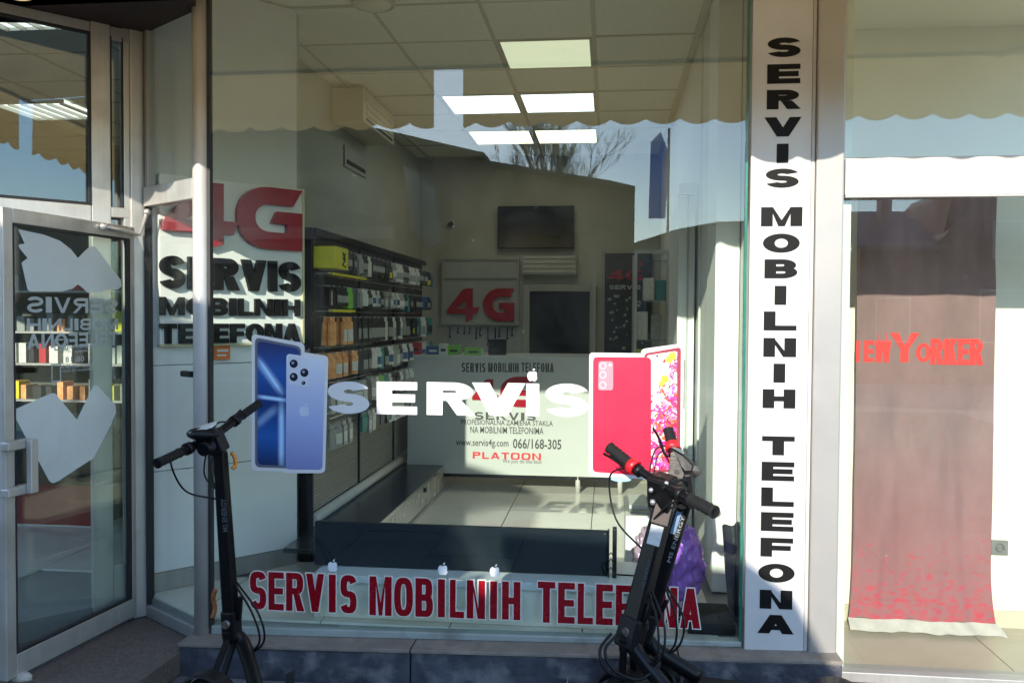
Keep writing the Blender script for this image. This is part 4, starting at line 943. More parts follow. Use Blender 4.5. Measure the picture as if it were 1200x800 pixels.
# --- back wall
def back(px0, py0, px1, py1, Y=5.5): a, b = P(px0, py1, Y), P(px1, py0, Y); return a.x, a.z, b.x, b.z
x0, z0, x1, z1 = back(584, 242, 673, 292)
t = thing('television', ((x0+x1)/2, 5.45, z0), 'flat black television mounted high on the back wall', 'television')
B('screen', TVB, t, (x0+.012, 5.418, z0+.012, x1-.012, 5.424, z1-.012)); B('bezel', BLK, t, (x0, 5.425, z0, x1, 5.46, z1), bevel=.004); B('wall_bracket', GREYM, t, (x0+.3, 5.461, z0+.15, x1-.3, 5.499, z1-.15))
x0, z0, x1, z1 = back(613, 334, 699, 424)
t = thing('service_hatch', ((x0+x1)/2, 5.45, z0), 'white framed dark interior window behind the counter', 'interior window')
f_ = .07; z0 = .9
B('frame', DIMF, t, (x0, 5.44, z0, x0+f_, 5.5, z1), (x1-f_, 5.44, z0, x1, 5.5, z1), (x0+f_, 5.441, z1-f_, x1-f_, 5.5, z1), (x0+f_, 5.441, z0, x1-f_, 5.5, z0+f_), bevel=.004)
B('pane', TVB, t, (x0+f_, 5.46, z0+f_, x1-f_, 5.47, z1-f_))
x0, z0, x1, z1 = back(613, 300, 676, 322); t = thing('roller_shutter_box', ((x0+x1)/2, 5.4, z0), 'pale ribbed shutter box between the television and the interior window', 'shutter box')
B('box', DIMF, t, (x0, 5.40, z0, x1, 5.5, z1)); 
for k in range(4): B('slat', RAILM, t, (x0+.01, 5.392, z0+.02+k*(z1-z0)/4, x1-.01, 5.399, z0+.04+k*(z1-z0)/4))
x0, z0, x1, z1 = back(521, 305, 607, 378)
t = thing('lit_sign_frame', ((x0+x1)/2, 5.4, z0), 'framed white panel with red relief numeral and letter on the back wall', 'sign')
B('panel', mat('sign_panel', (.33, .34, .32), .5), t, (x0, 5.44, z0, x1, 5.49, z1)); BF = Fr((0, 5.43, 0), (1, 0, 0))
zc = z1-.20
B('frame', DIMF, t, (x0-.02, 5.42, z0-.02, x0, 5.495, z1+.02), (x1, 5.42, z0-.02, x1+.02, 5.495, z1+.02), (x0, 5.42, z1, x1, 5.495, z1+.02), (x0, 5.42, z0-.02, x1, 5.495, z0), (x0, 5.42, zc, x1, 5.439, zc+.015))
a0, b0 = BF.ab(524, 376); a1, b1 = BF.ab(560, 338); letters(BF, '4', a0, a1, b0, b1, .34, .22, -.008, .02, REDS, t, 'relief_letter')
a0, b0 = BF.ab(566, 376); a1, b1 = BF.ab(603, 338); letters(BF, 'G', a0, a1, b0, b1, .3, .26, -.008, .02, REDS, t, 'relief_letter')
x0, z0, x1, z1 = back(524, 380, 606, 430); t = thing('tool_board', ((x0+x1)/2, 5.49, z0), 'pale pegboard with small hanging tools behind the counter', 'tool board')
B('board', mat('pegboard', (.30, .33, .32), .7), t, (x0, 5.485, z0, x1, 5.499, z1))
rr = random.Random(9)
for k in range(11):
    x = x0+.04+(x1-x0-.08)*k/10+rr.uniform(-.02, .02); l_ = rr.uniform(.06, .2); MB().tube([(x, 5.475, z1-.03), (x+rr.uniform(-.01, .01), 5.47, z1-.03-l_)], .006, 5).ball((x, 5.472, z1-.03-l_), .012, 8, 6).build('hand_tool', BLK, t)
p = P(529, 263, 5.5); t = thing('security_camera', p, 'tiny dark security camera on the back wall left of the television', 'camera')
MB().ball((p.x, 5.46, p.z), .03, 14, 10).build('lens_dome', BLK, t); B('mount', WALLW, t, (p.x-.03, 5.48, p.z-.03, p.x+.03, 5.499, p.z+.03)); MB().tube([(p.x, 5.494, p.z-.03), (p.x+.01, 5.494, p.z-.7)], .004, 5).build('cable', RAILM, t)
x0, z0, x1, z1 = back(708, 297, 764, 425); z0 = .9
t = thing('poster_cabinet', ((x0+x1)/2, 5.45, z0), 'tall black poster panel with red figures at the right of the back wall', 'poster')
B('panel', mat('black_poster', (.018, .02, .024), .3, 0, .2), t, (x0, 5.46, z0, x1, 5.495, z1)); B('edge_trim', DIMF, t, (x0-.03, 5.45, z0, x0-.002, 5.499, z1+.02))
PF = Fr((0, 5.459, 0), (1, 0, 0))
a0, b0 = PF.ab(713, 329); a1, b1 = PF.ab(731, 316); letters(PF, '4', a0, a1, b0, b1, .3, .25, .0, .004, REDS, t, 'printed_figure'); a0, b0 = PF.ab(733, 329); a1, b1 = PF.ab(753, 316); letters(PF, 'G', a0, a1, b0, b1, .3, .25, .0, .004, REDS, t, 'printed_figure')
a0, b0 = PF.ab(714, 339); a1, b1 = PF.ab(751, 334); letters(PF, 'SERVIS', a0, a1, b0, b1, .3, .22, .0, .002, mat('pale_print', (.4, .42, .42), .5), t, 'printed_word')
q = MB(); rr = random.Random(21)
for k in range(34):
    a_, b_ = PF.ab(rr.uniform(711, 755), rr.uniform(346, 410)); e = rr.uniform(.012, .03)
    q.fbox(PF, a_, a_+e*rr.uniform(.6, 1.6), b_, b_+e, .0, .0015+k*.00005)
q.build('printed_pattern', mat('pale_print_pattern', (.30, .33, .33), .5), t)
# right hand glass cabinet with boxes
t = thing('glass_cabinet', (.35, 4.2, FLZ), 'narrow glass cabinet with pale boxes against the right wall behind the counter', 'cabinet')
B('cabinet_frame', ALUW, t, (.22, 3.95, FLZ, .245, 3.975, 2.2), (.505, 3.95, FLZ, .53, 3.975, 2.2), (.22, 4.6, FLZ, .245, 4.625, 2.2), (.245, 3.951, 2.17, .505, 3.974, 2.199))
for z in (.7, 1.05, 1.4, 1.75, 2.1): B('shelf', glass('shelf_glass%d' % int(z*100), (.8, .9, .88), 1.2, .06), t, (.246, 3.976, z, .52, 4.6, z+.008))
for k, (z, h_, x, cn, lb_) in enumerate(((1.408, .25, .30, 'white', 'white box on the upper cabinet shelf at the right wall'), (1.408, .22, .42, 'grey', 'grey box on the upper cabinet shelf at the right wall'), (1.058, .26, .30, 'yellow', 'yellow packet in the middle of the right glass cabinet'), (1.058, .22, .41, 'white', 'white box next to the yellow packet in the cabinet'), (1.758, .2, .35, 'white', 'white box on the topmost filled cabinet shelf'), (1.758, .18, .46, 'teal', 'teal box on the topmost filled cabinet shelf'))):
    q = B('cabinet_box', PM[cn], None, (x-.045, 4.02, z+.001, x+.045, 4.2, z+h_), bevel=.004); tag(q, lb_, 'box', 'boxes in the glass cabinet')
# --- right side: white door frame, pillar, side wall
t = thing('side_door', (.52, 1.75, FLZ), 'white framed side door in the right wall of the shop', 'door')
WH2 = mat('white_door_paint', (.74, .75, .72), .4, 0, .03, 2)
xs0, xs1 = P(797, 500, 1.60).x, P(838, 500, 1.45).x
B('frame', WH2, t, (.415, 1.60, FLZ, .470, 1.68, 2.35), (.478, 1.62, FLZ, .52, 1.70, 2.35), (.415, 1.601, 2.352, .52, 1.69, 2.42), bevel=.006)
B('door_leaf', WH2, t, (.425, 1.70, FLZ, .465, 2.5, 2.34), bevel=.004); B('strip', mat('grey_strip', (.45, .47, .45), .4), t, (.4705, 1.605, FLZ, .4775, 1.66, 2.35))
B('handle_plate', ALUD, t, (.447, 1.585, 1.05, .462, 1.599, 1.35), bevel=.003)
pl_ = thing('inner_pillar', (.58, .8, FLZ), 'white plastered pillar just inside the window at its right end', 'pillar')
B('pillar_face', mat('pillar_white', (.80, .80, .75), .6, 0, .03, 2, .03, 60), pl_, (.535, .72, FLZ, .655, 1.10, CEZ-.001), bevel=.004)
tag(B('right_return_wall', WALLW, None, (.545, 1.101, FLZ, .645, 1.52, CEZ)), kind='structure')
tag(B('window_jamb_wall', WALLW, None, (.60, .012, FLZ, .88, .06, CEZ), (.66, .061, FLZ, .88, .75, CEZ)), kind='structure')
# white carton, purple wrapped bags, cables, grey sheet
t = thing('white_carton', (.2, .75, FLZ), 'white box half hidden behind the scooters at the right of the window', 'box')
x0 = P(733, 640, .9).x; x1 = P(806, 640, .9).x
B('carton', WSH, t, (x0, .95, FLZ, x1, 1.35, .545), bevel=.006); B('lid_edge', ALUD, t, (x0-.004, .946, .53, x1+.004, 1.354, .552)); B('top_card', PM['white'], t, (x0+.02, 1.0, .553, x0+.12, 1.3, .575), bevel=.003)
PUR = mat('purple_foil_wrap', (.40, .13, .66), .22, 0, .25, 9, .8, 14, spec=.8); WRAP = mat('silver_pink_wrap', (.50, .36, .46), .15, .3, .3, 12, .9, 20)
t = thing('purple_bag', (.33, .55, FLZ), 'purple foil wrapped bundle behind the window at lower right', 'bag')
c = P(800, 660, .60); MB().ball((c.x, c.y, .375), (.10, .09, .18), 70, 46, .26, 4, 15).build('wrapped_bundle', PUR, t)
c = P(762, 655, .66); MB().ball((c.x, c.y, .36), (.085, .08, .17), 64, 40, .3, 8, 16).build('clear_wrap', WRAP, t)
MB().ball((c.x+.07, c.y-.07, .44), (.05, .04, .12), 30, 20, .2, 2, 8).build('foil_fold', PUR, t)
t = thing('grey_sheet', (.55, .35, FLZ), 'dark grey folded plastic sheet leaning in the right corner of the window', 'sheet')
a, b, c, d = P(846, 616, .40), P(868, 612, .25), P(868, 748, .25), P(858, 745, .40)
q = MB(); n_ = 14
for j in range(n_+1):
    for i in range(9):
        f = j/n_; g_ = i/8; l_ = a.lerp(d, f); r2 = b.lerp(c, f); p_ = l_.lerp(r2, g_); q.v.append((p_.x, p_.y+.03*math.sin(g_*9+f*2), p_.z))
for j in range(n_):
    for i in range(8): k = j*9+i; q.f.append((k, k+1, k+10, k+9)); q.smooth.append(False)
o = q.build('folded_sheet', mat('dark_sheet', (.045, .05, .05), .35, 0, .3, 14, .4, 40), t); s_ = o.modifiers.new('thick', 'SOLIDIFY'); s_.thickness = .003
t = thing('cable_tangle', (.4, .25, FLZ), 'tangle of black cables on the floor behind the glass near the right corner', 'cables')
rr = random.Random(4)
for k in range(5):
    pts = []; x, y = .20+.06*k, .22+.03*k
    for i in range(9): x += rr.uniform(-.05, .07); y += rr.uniform(-.04, .05); pts.append((min(.52, max(.08, x)), max(.06, min(.45, y)), FLZ+.008+rr.uniform(0, .03)))
    cu_ = []
    for i in range(len(pts)-1):
        for s2 in range(4): f = s2/4; cu_.append(Vector(pts[i]).lerp(Vector(pts[i+1]), f))
    MB().tube(cu_, .006, 6).build('cable', BLK, t)
t = thing('floor_mat_pad', (.46, .3, FLZ), 'dark worn pad on the floor in the right window corner', 'pad'); MB().box(.36, .10, FLZ+.001, .57, .40, FLZ+.05).build('pad', RUB, t, bevel=.01)
# round blue sticker under the red phone picture lies on the carton
# --- room behind the entrance door
t = thing('red_front_case', (-3.6, 2.0, FLZ), 'glass topped display case with red front seen through the entrance door', 'display case')
p0, p1 = P(-80, 636, 1.55), P(112, 636, 1.55)
B('red_front', mat('red_panel', (.22, .008, .012), .4), t, (p0.x, 1.55, .21, p1.x, 1.58, .47)); B('pale_base', WALLW, t, (p0.x, 1.555, FLZ-.0, p1.x, 1.584, .209)); B('dark_body', BLK, t, (p0.x, 1.585, FLZ, p1.x, 2.1, .75)); B('glass_top', glass('case_glass', (.75, .85, .82), 1.2, .05), t, (p0.x, 1.59, .75, p1.x, 1.598, .93), (p0.x, 1.599, .93, p1.x, 2.1, .938))
t = thing('goods_shelf', (-3.7, 2.9, FLZ), 'shelf rack of phone cases seen through the entrance door', 'shelf rack')
B('back_panel', mat('dark_green_panel', (.06, .07, .06), .6), t, (-5.0, 2.15, FLZ, p1.x+.1, 2.18, 2.3))
for z in (1.0, 1.25, 1.47, 1.75): B('shelf', ALUD, t, (-5.0, 1.78, z, p1.x+.1, 2.149, z+.015))
rr = random.Random(14); cs = ['white', 'grey', 'red', 'orange', 'yellow', 'black']
nm = {'white': 'white', 'grey': 'grey', 'red': 'dark red', 'orange': 'orange', 'yellow': 'yellow', 'black': 'black'}
for r_, z in enumerate((1.015, 1.265, 1.485, 1.765)):
    x = p0.x
    while x < p1.x+.05:
        cn = ['orange', 'white', 'grey', 'black'][r_] if rr.random() < .4 else rr.choice(cs+['grey', 'black', 'white']); wd = rr.uniform(.035, .065); hh = rr.uniform(.09, .15)
        q = B('phone_case_box', PM[cn], None, (x, 1.80, z+.001, x+wd, 1.92, z+hh*.95)); tag(q, '%s boxed phone case on the %s shelf seen through the entrance door' % (nm[cn], ['lowest', 'second lowest', 'third lowest', 'top'][r_]), 'box', '%s boxes on the %s shelf behind the door' % (nm[cn], ['lowest', 'second lowest', 'third lowest', 'top'][r_]))
        x += wd + rr.uniform(.01, .05)

# ================================================================== STICKERS ON THE WINDOW
SF2 = Fr((0, -.004, 0), (1, 0, 0))
def fp(px, py): return SF2.ab(px, py)
def sticker_poly(pts, r, c0, c1, mt, name, par):
    q = MB(); q.prism(SF2, rrect([fp(*p_) for p_ in pts], r), c0, c1); return q.build(name, mt, par)
def print_mat(name, base, lines=(), vgrad=None, rough=.3):
    """flat printed picture: vertical blend of two inks plus bright printed beams; lines = (px0,py0,px1,py1,width_m,strength)"""
    M = bpy.data.materials.new(name); M.use_nodes = True; n = M.node_tree; b = n.nodes['Principled BSDF']; b.inputs['Roughness'].default_value = rough
    t = n.nodes.new('ShaderNodeTexCoord'); s_ = n.nodes.new('ShaderNodeSeparateXYZ'); n.links.new(t.outputs['Object'], s_.inputs[0])
    mr = n.nodes.new('ShaderNodeMapRange'); mr.inputs['From Min'].default_value = vgrad[0]; mr.inputs['From Max'].default_value = vgrad[1]; n.links.new(s_.outputs['Z'], mr.inputs[0])
    cr_ = n.nodes.new('ShaderNodeValToRGB')
    e = cr_.color_ramp.elements; e[0].color = (*base[0], 1); e[1].color = (*base[-1], 1)
    for k, c in enumerate(base[1:-1]): x = e.new((k+1)/(len(base)-1)); x.color = (*c, 1)
    n.links.new(mr.outputs[0], cr_.inputs[0]); out = cr_.outputs[0]
    for (px0, py0, px1, py1, wd, st) in lines:
        a = Vector(fp(px0, py0)); c = Vector(fp(px1, py1)); d = (c-a); L = d.length; d.normalize(); nn = Vector((-d.y, d.x))
        def lin(k0, k1, k2):     # k0*x + k1*z + k2
            m1 = n.nodes.new('ShaderNodeMath'); m1.operation = 'MULTIPLY_ADD'; m1.inputs[1].default_value = k0; m1.inputs[2].default_value = k2; n.links.new(s_.outputs['X'], m1.inputs[0])
            m2 = n.nodes.new('ShaderNodeMath'); m2.operation = 'MULTIPLY_ADD'; m2.inputs[1].default_value = k1; n.links.new(s_.outputs['Z'], m2.inputs[0]); n.links.new(m1.outputs[0], m2.inputs[2]); return m2
        dn = lin(nn.x, nn.y, -a.dot(nn)); ab_ = n.nodes.new('ShaderNodeMath'); ab_.operation = 'ABSOLUTE'; n.links.new(dn.outputs[0], ab_.inputs[0])
        r1 = n.nodes.new('ShaderNodeMapRange'); r1.inputs['From Max'].default_value = wd; r1.inputs['To Min'].default_value = 1; r1.inputs['To Max'].default_value = 0; r1.interpolation_type = 'SMOOTHSTEP'; n.links.new(ab_.outputs[0], r1.inputs[0])
        dt = lin(d.x/L, d.y/L, -a.dot(d)/L); s5 = n.nodes.new('ShaderNodeMath'); s5.operation = 'SUBTRACT'; s5.inputs[1].default_value = .5; n.links.new(dt.outputs[0], s5.inputs[0])
        a2 = n.nodes.new('ShaderNodeMath'); a2.operation = 'ABSOLUTE'; n.links.new(s5.outputs[0], a2.inputs[0])
        r2 = n.nodes.new('ShaderNodeMapRange'); r2.inputs['From Min'].default_value = .25; r2.inputs['From Max'].default_value = .55; r2.inputs['To Min'].default_value = st; r2.inputs['To Max'].default_value = 0; n.links.new(a2.outputs[0], r2.inputs[0])
        pr = n.nodes.new('ShaderNodeMath'); pr.operation = 'MULTIPLY'; n.links.new(r1.outputs[0], pr.inputs[0]); n.links.new(r2.outputs[0], pr.inputs[1])
        mi = n.nodes.new('ShaderNodeMix'); mi.data_type = 'RGBA'; n.links.new(pr.outputs[0], mi.inputs['Factor']); n.links.new(out, mi.inputs[6]); mi.inputs[7].default_value = (.45, .68, .95, 1); out = mi.outputs[2]
    n.links.new(out, b.inputs['Base Color']); return M
zA, zB = fp(330, 548)[1], fp(330, 400)[1]
SCR = print_mat('blue_screen_print', [(.01, .02, .07), (.02, .10, .36), (.008, .03, .14), (.02, .09, .33), (.03, .035, .12)], [(300, 418, 332, 462, .030, .6), (303, 420, 331, 461, .010, .9), (300, 464, 338, 469, .014, .95), (330, 468, 330, 552, .022, .85), (298, 500, 326, 476, .03, .35)], (zA, zB))
BKP = print_mat('lilac_back_print', [(.19, .22, .44), (.30, .36, .60), (.44, .49, .66), (.66, .69, .74)], (), (zA, zB-.02))  # ramp ends near white: sunlight on the upper part painted into the print
t = thing('phone_picture', P(340, 548, 0), 'cut-out picture of blue front and pale lilac back of a phone, left on the window', 'window sticker', 'phone pictures on the window')
sticker_poly([(295, 391), (357, 402), (357, 552), (295, 551)], .022, .0005, .0012, WHITEP, 'white_border', t)
sticker_poly([(333, 409), (385, 417), (381, 554), (331, 554)], .022, .0005, .0016, WHITEP, 'white_border', t)
sticker_poly([(299, 395), (353, 406), (353, 549), (299, 547)], .026, .0014, .0020, mat('phone_edge_print', (.12, .13, .17), .3), 'phone_edge', t)
sticker_poly([(302, 399), (351, 408.5), (351, 546), (302, 544)], .024, .0021, .0024, SCR, 'phone_screen', t)
sticker_poly([(336, 414), (381, 421), (378, 550), (335, 549.5)], .020, .0026, .0030, BKP, 'phone_back', t)
sticker_poly([(338, 416), (362, 420), (362, 453), (338, 450)], .014, .0031, .0033, mat('camera_plate_print', (.55, .58, .66), .3), 'camera_plate', t)
for k, (px, py, r_) in enumerate(((344.5, 426, .019), (357, 436.5, .019), (344.5, 441.5, .019), (356, 448.5, .009))):
    a, b = fp(px, py); q = MB()
    q.prism(SF2, [(a+r_*math.cos(i*.3142), b+r_*math.sin(i*.3142)) for i in range(20)], .0034, .0037)
    o = q.build('camera_lens', mat('lens_print', (.02, .02, .03), .2), t)
    q = MB(); q.prism(SF2, [(a-r_*.2+r_*.35*math.cos(i*.5236), b+r_*.2+r_*.35*math.sin(i*.5236)) for i in range(12)], .0038, .0040); q.build('lens_glint', mat('glint_print', (.25, .28, .45), .2), o)
apple(SF2, *fp(357, 480), .060, .0031, .0034, mat('logo_print', (.48, .53, .66), .3), 'fruit_logo', t)

t = thing('phone_picture', P(745, 557, 0), 'cut-out picture of red phone back and flowery phone screen, right on the window', 'window sticker', 'phone pictures on the window')
sticker_poly([(751, 409), (801, 402), (800, 556), (752, 558)], .020, .0005, .0012, WHITEP, 'white_border', t)
sticker_poly([(690.5, 413), (767, 414), (767, 562), (690, 557)], .018, .0005, .0016, WHITEP, 'white_border', t)
sticker_poly([(755, 414), (798, 406.5), (797, 553), (755, 553)], .016, .0014, .0019, mat('dark_red_edge_print', (.25, .03, .05), .3), 'phone_edge', t)
# flowery screen print
YFL = mat('yellow_flower_print', (.85, .52, .03), .4)
FL = bpy.data.materials.new('flower_print'); FL.use_nodes = True; n = FL.node_tree; b = n.nodes['Principled BSDF']; b.inputs['Roughness'].default_value = .3
t0 = n.nodes.new('ShaderNodeTexCoord'); vo = n.nodes.new('ShaderNodeTexVoronoi'); vo.inputs['Scale'].default_value = 55; vo.inputs['Randomness'].default_value = 1
nd = n.nodes.new('ShaderNodeTexNoise'); nd.inputs['Scale'].default_value = 30; ax = n.nodes.new('ShaderNodeMix'); ax.data_type = 'RGBA'; ax.inputs['Factor'].default_value = .12
n.links.new(t0.outputs['Object'], nd.inputs['Vector']); n.links.new(t0.outputs['Object'], ax.inputs[6]); n.links.new(nd.outputs['Color'], ax.inputs[7]); n.links.new(ax.outputs[2], vo.inputs['Vector'])
c1 = n.nodes.new('ShaderNodeValToRGB'); c1.color_ramp.interpolation = 'CONSTANT'
for p_, c in ((0, (.75, .02, .05)), (.22, (.72, .05, .22)), (.4, (.45, .03, .30)), (.52, (.85, .25, .35)), (.66, (.80, .10, .02)), (.82, (.85, .55, .55)), (.93, (.55, .1, .5))):
    if p_ == 0: c1.color_ramp.elements[0].color = (*c, 1)
    else: e = c1.color_ramp.elements.new(p_); e.color = (*c, 1)
c1.color_ramp.elements[-1].color = (.5, .08, .45, 1)
sx = n.nodes.new('ShaderNodeSeparateColor'); n.links.new(vo.outputs['Color'], sx.inputs[0]); n.links.new(sx.outputs[0], c1.inputs[0])
pz = n.nodes.new('ShaderNodeSeparateXYZ'); n.links.new(t0.outputs['Object'], pz.inputs[0])
az, bz = fp(780, 500)[1], fp(780, 415)[1]
k1 = n.nodes.new('ShaderNodeMapRange'); k1.inputs['From Min'].default_value = az; k1.inputs['From Max'].default_value = bz; k1.inputs['To Min'].default_value = 0; n.links.new(pz.outputs['Z'], k1.inputs[0])
kx = n.nodes.new('ShaderNodeMapRange'); kx.inputs['From Min'].default_value = fp(765, 450)[0]; kx.inputs['From Max'].default_value = fp(796, 450)[0]; kx.inputs['To Min'].default_value = .45; kx.inputs['To Max'].default_value = -.45; n.links.new(pz.outputs['X'], kx.inputs[0])
s1 = n.nodes.new('ShaderNodeMath'); s1.operation = 'ADD'; n.links.new(k1.outputs[0], s1.inputs[0]); n.links.new(kx.outputs[0], s1.inputs[1])
nn2 = n.nodes.new('ShaderNodeMath'); nn2.operation = 'ADD'; n.links.new(s1.outputs[0], nn2.inputs[0]); n.links.new(sx.outputs[1], nn2.inputs[1])
gt2 = n.nodes.new('ShaderNodeMapRange'); gt2.inputs['From Min'].default_value = 1.02; gt2.inputs['From Max'].default_value = 1.08; n.links.new(nn2.outputs[0], gt2.inputs[0])
mi = n.nodes.new('ShaderNodeMix'); mi.data_type = 'RGBA'; n.links.new(gt2.outputs[0], mi.inputs['Factor']); n.links.new(c1.outputs[0], mi.inputs[6]); mi.inputs[7].default_value = (.86, .80, .72, 1); n.links.new(mi.outputs[2], b.inputs['Base Color'])
sticker_poly([(758, 416.5), (793.5, 411), (793, 550), (758, 550)], .010, .0020, .0024, FL, 'phone_screen', t)
for (px, py, r_) in ((788, 417, .016), (779, 444, .016), (784, 421, .014), (775, 449, .011)):
    q = MB(); a, b_ = fp(px, py); q.prism(SF2, [(a+r_*math.cos(i*.4488)*(1+.2*(i % 2)), b_+r_*math.sin(i*.4488)*(1+.2*(i % 2))) for i in range(14)], .0025, .0026+(px-770)*1e-5)
    q.build('printed_flower', YFL, t)
q = MB(); a, b_ = fp(770, 417); q.prism(SF2, [(a+.005*math.cos(i*.7854), b_+.005*math.sin(i*.7854)) for i in range(8)], .0025, .0027); q.build('front_camera', BLACKV, t)
REDPH = mat('red_phone_print', (.74, .015, .05), .3, 0, .03, 3)
sticker_poly([(695, 418), (763, 418.5), (763, 557.5), (694.5, 552.5)], .020, .0020, .0028, REDPH, 'phone_back', t)
sticker_poly([(701.5, 423), (718.5, 423), (718.5, 457), (701, 457)], .012, .0029, .0032, mat('pink_plate_print', (.55, .22, .26), .3), 'camera_plate', t)
RIM = mat('pale_rim_print', (.72, .45, .47), .3)
for py in (428.5, 439, 451):
    a, b_ = fp(706.5, py); q = MB(); r_ = .0155
    oc = [(a+r_*math.cos(i*.3142), b_+r_*math.sin(i*.3142)) for i in range(21)]; ic = [(a+r_*.72*math.cos(i*.3142), b_+r_*.72*math.sin(i*.3142)) for i in range(21)]
    q.prism(SF2, oc+ic[::-1], .0033, .0036); q.build('camera_lens', RIM, t)
a, b_ = fp(715, 427.5); MB().prism(SF2, [(a+.006*math.cos(i*.7854), b_+.006*math.sin(i*.7854)) for i in range(8)], .0033, .0036).build('flash', WHITEP, t)
# big white word
t = thing('white_window_word', P(537, 486, 0), 'big white word across the window between the two phone pictures', 'window lettering')
for c, xa, xb in (('S', 384, 433), ('E', 441.5, 489), ('R', 500, 556), ('V', 553, 616), ('I', 616.5, 632), ('S', 639, 690)):
    xm = (xa+xb)/2; a0, b0 = fp(xa, 484.0+(xm-400)*.014); a1, b1 = fp(xb, 447.0+(xm-400)*.010)
    w_, h_ = a1-a0, b1-b0; q = MB()
    tx = {'S': .075, 'E': .070, 'R': .072, 'V': .078, 'I': w_}[c]
    for k, pl in enumerate(glyph(c, w_, h_, tx, .036)): q.prism(SF2, [(a0+x, b0+y) for x, y in pl], .0005, .0015+.00004*k)
    q.build('letter', WHITEP, t)
apple(SF2, *fp(624, 439), .058, .0005, .0015, WHITEP, 'fruit_logo', t)
# red outlined words along the bottom
t = thing('red_window_words', P(557, 735, 0), 'row of condensed crimson words with white outline along the bottom of the window', 'window lettering')
OUTL = mat('white_outline_vinyl', (.70, .66, .60), .4, 0, .03)
for wd, xa, xb, ta, tb, ba, bb in (('SERVIS', 293, 418, 669, 674, 712.5, 718), ('MOBILNIH', 433, 610, 675, 682, 719.5, 725.5), ('TELEFONA', 630, 821, 681, 690, 728, 735.5)):
    N_ = len(wd); tot = sum(GW[c]*(1.9 if c == 'I' else 1) for c in wd)+.13*(N_-1); k = (xb-xa)/tot; x = xa
    for c in wd:
        wp = GW[c]*k*(1.9 if c == 'I' else 1); xx0, xx1 = x, x+wp; x += wp+.13*k
        if c == 'I': xx0, xx1 = xx0+wp*.2, xx1-wp*.2
        f = ((xx0+xx1)/2-xa)/(xb-xa); a0, b0 = fp(xx0, ba+(bb-ba)*f); a1, b1 = fp(xx1, ta+(tb-ta)*f); w_, h_ = a1-a0, b1-b0
        q = MB(); qo = MB(); tx = w_ if c == 'I' else min(.030, w_*.40)
        for j, pl in enumerate(glyph(c, w_, h_, tx, .029, 2.7)):
            pl = [(a0+u_, b0+v_) for u_, v_ in pl]; q.prism(SF2, pl, .0009, .0017+.00004*j); qo.prism(SF2, grow(pl, .0048), .0003, .0006+.00002*j)
        o = q.build('letter', REDV, t); qo.build('letter_outline', OUTL, o)
FRUIT = mat('pale_logo_vinyl', (.66, .70, .74), .35, 0, .03)
for k, (px, py, lb_) in enumerate(((390, 662, 'leftmost of three small white fruit logos low on the window'), (519, 666, 'middle one of three small white fruit logos low on the window'), (580, 668, 'rightmost of three small white fruit logos low on the window'))):
    o = apple(SF2, *fp(px, py), .058, .0005, .0014, FRUIT, 'fruit_logo_sticker'); tag(o, lb_, 'window sticker', 'small fruit logos on the window')
# blue white oval sticker low behind the red phone
a, b_ = fp(728, 561); q = MB(); q.prism(SF2, [(a+.045*math.cos(i*.3142), b_+.012*math.sin(i*.3142)) for i in range(20)], .0001, .0004)
tag(q.build('oval_sticker', mat('pale_blue_print', (.30, .50, .62), .4)), 'small blue white oval sticker peeping out under the red phone picture', 'window sticker')

# ================================================================== SCOOTERS
def bez(pts, n=14):
    """smooth tube path through control points (Catmull-Rom)"""
    P_ = [Vector(p) for p in pts]; P_ = [P_[0]*2-P_[1]] + P_ + [P_[-1]*2-P_[-2]]; out = []
    for i in range(1, len(P_)-2):
        for k in range(n):
            t = k/n; a, b, c, d = P_[i-1:i+3]
            out.append(.5*((2*b)+(c-a)*t+(2*a-5*b+4*c-d)*t*t+(3*b-a-3*c+d)*t**3))
    out.append(P_[-2]); return out
def wheel(name, c, axis, par, r=.108, fender=None, fmat=BLK):
    c = Vector(c); ax = Vector(axis).normalized()
    w_ = MB().torus(c, ax, r-.026, .026, 36, 12).build(name, RUB, par)
    MB().tube([c-ax*.022, c+ax*.022], r-.040, 28).build('rim', BLKM, w_)
    MB().tube([c-ax*.045, c+ax*.045], .022, 16).build('axle_nut', GREYM, w_)
    return w_
def arcband(q, c, axis, fwd, r0, r1, w_, a0, a1, n=14):
    """fender: curved band around the wheel"""
    c = Vector(c); ax = Vector(axis).normalized(); f = Vector(fwd).normalized(); u = Vector((0, 0, 1))
    vs = []
    for i in range(n+1):
        a = R(a0+(a1-a0)*i/n); d = f*math.cos(a)+u*math.sin(a)
        for (r_, s_) in ((r0, -1), (r0, 1), (r1, 1), (r1, -1)): vs.append(c+d*r_+ax*s_*w_/2*(1 if r_ == r0 else .75))
    fs = [(0, 1, 2, 3), tuple(4*n+i for i in (3, 2, 1, 0))]
    for i in range(n):
        for k in range(4): fs.append((i*4+k, i*4+(k+1) % 4, (i+1)*4+(k+1) % 4, (i+1)*4+k))
    q.add(vs, fs)
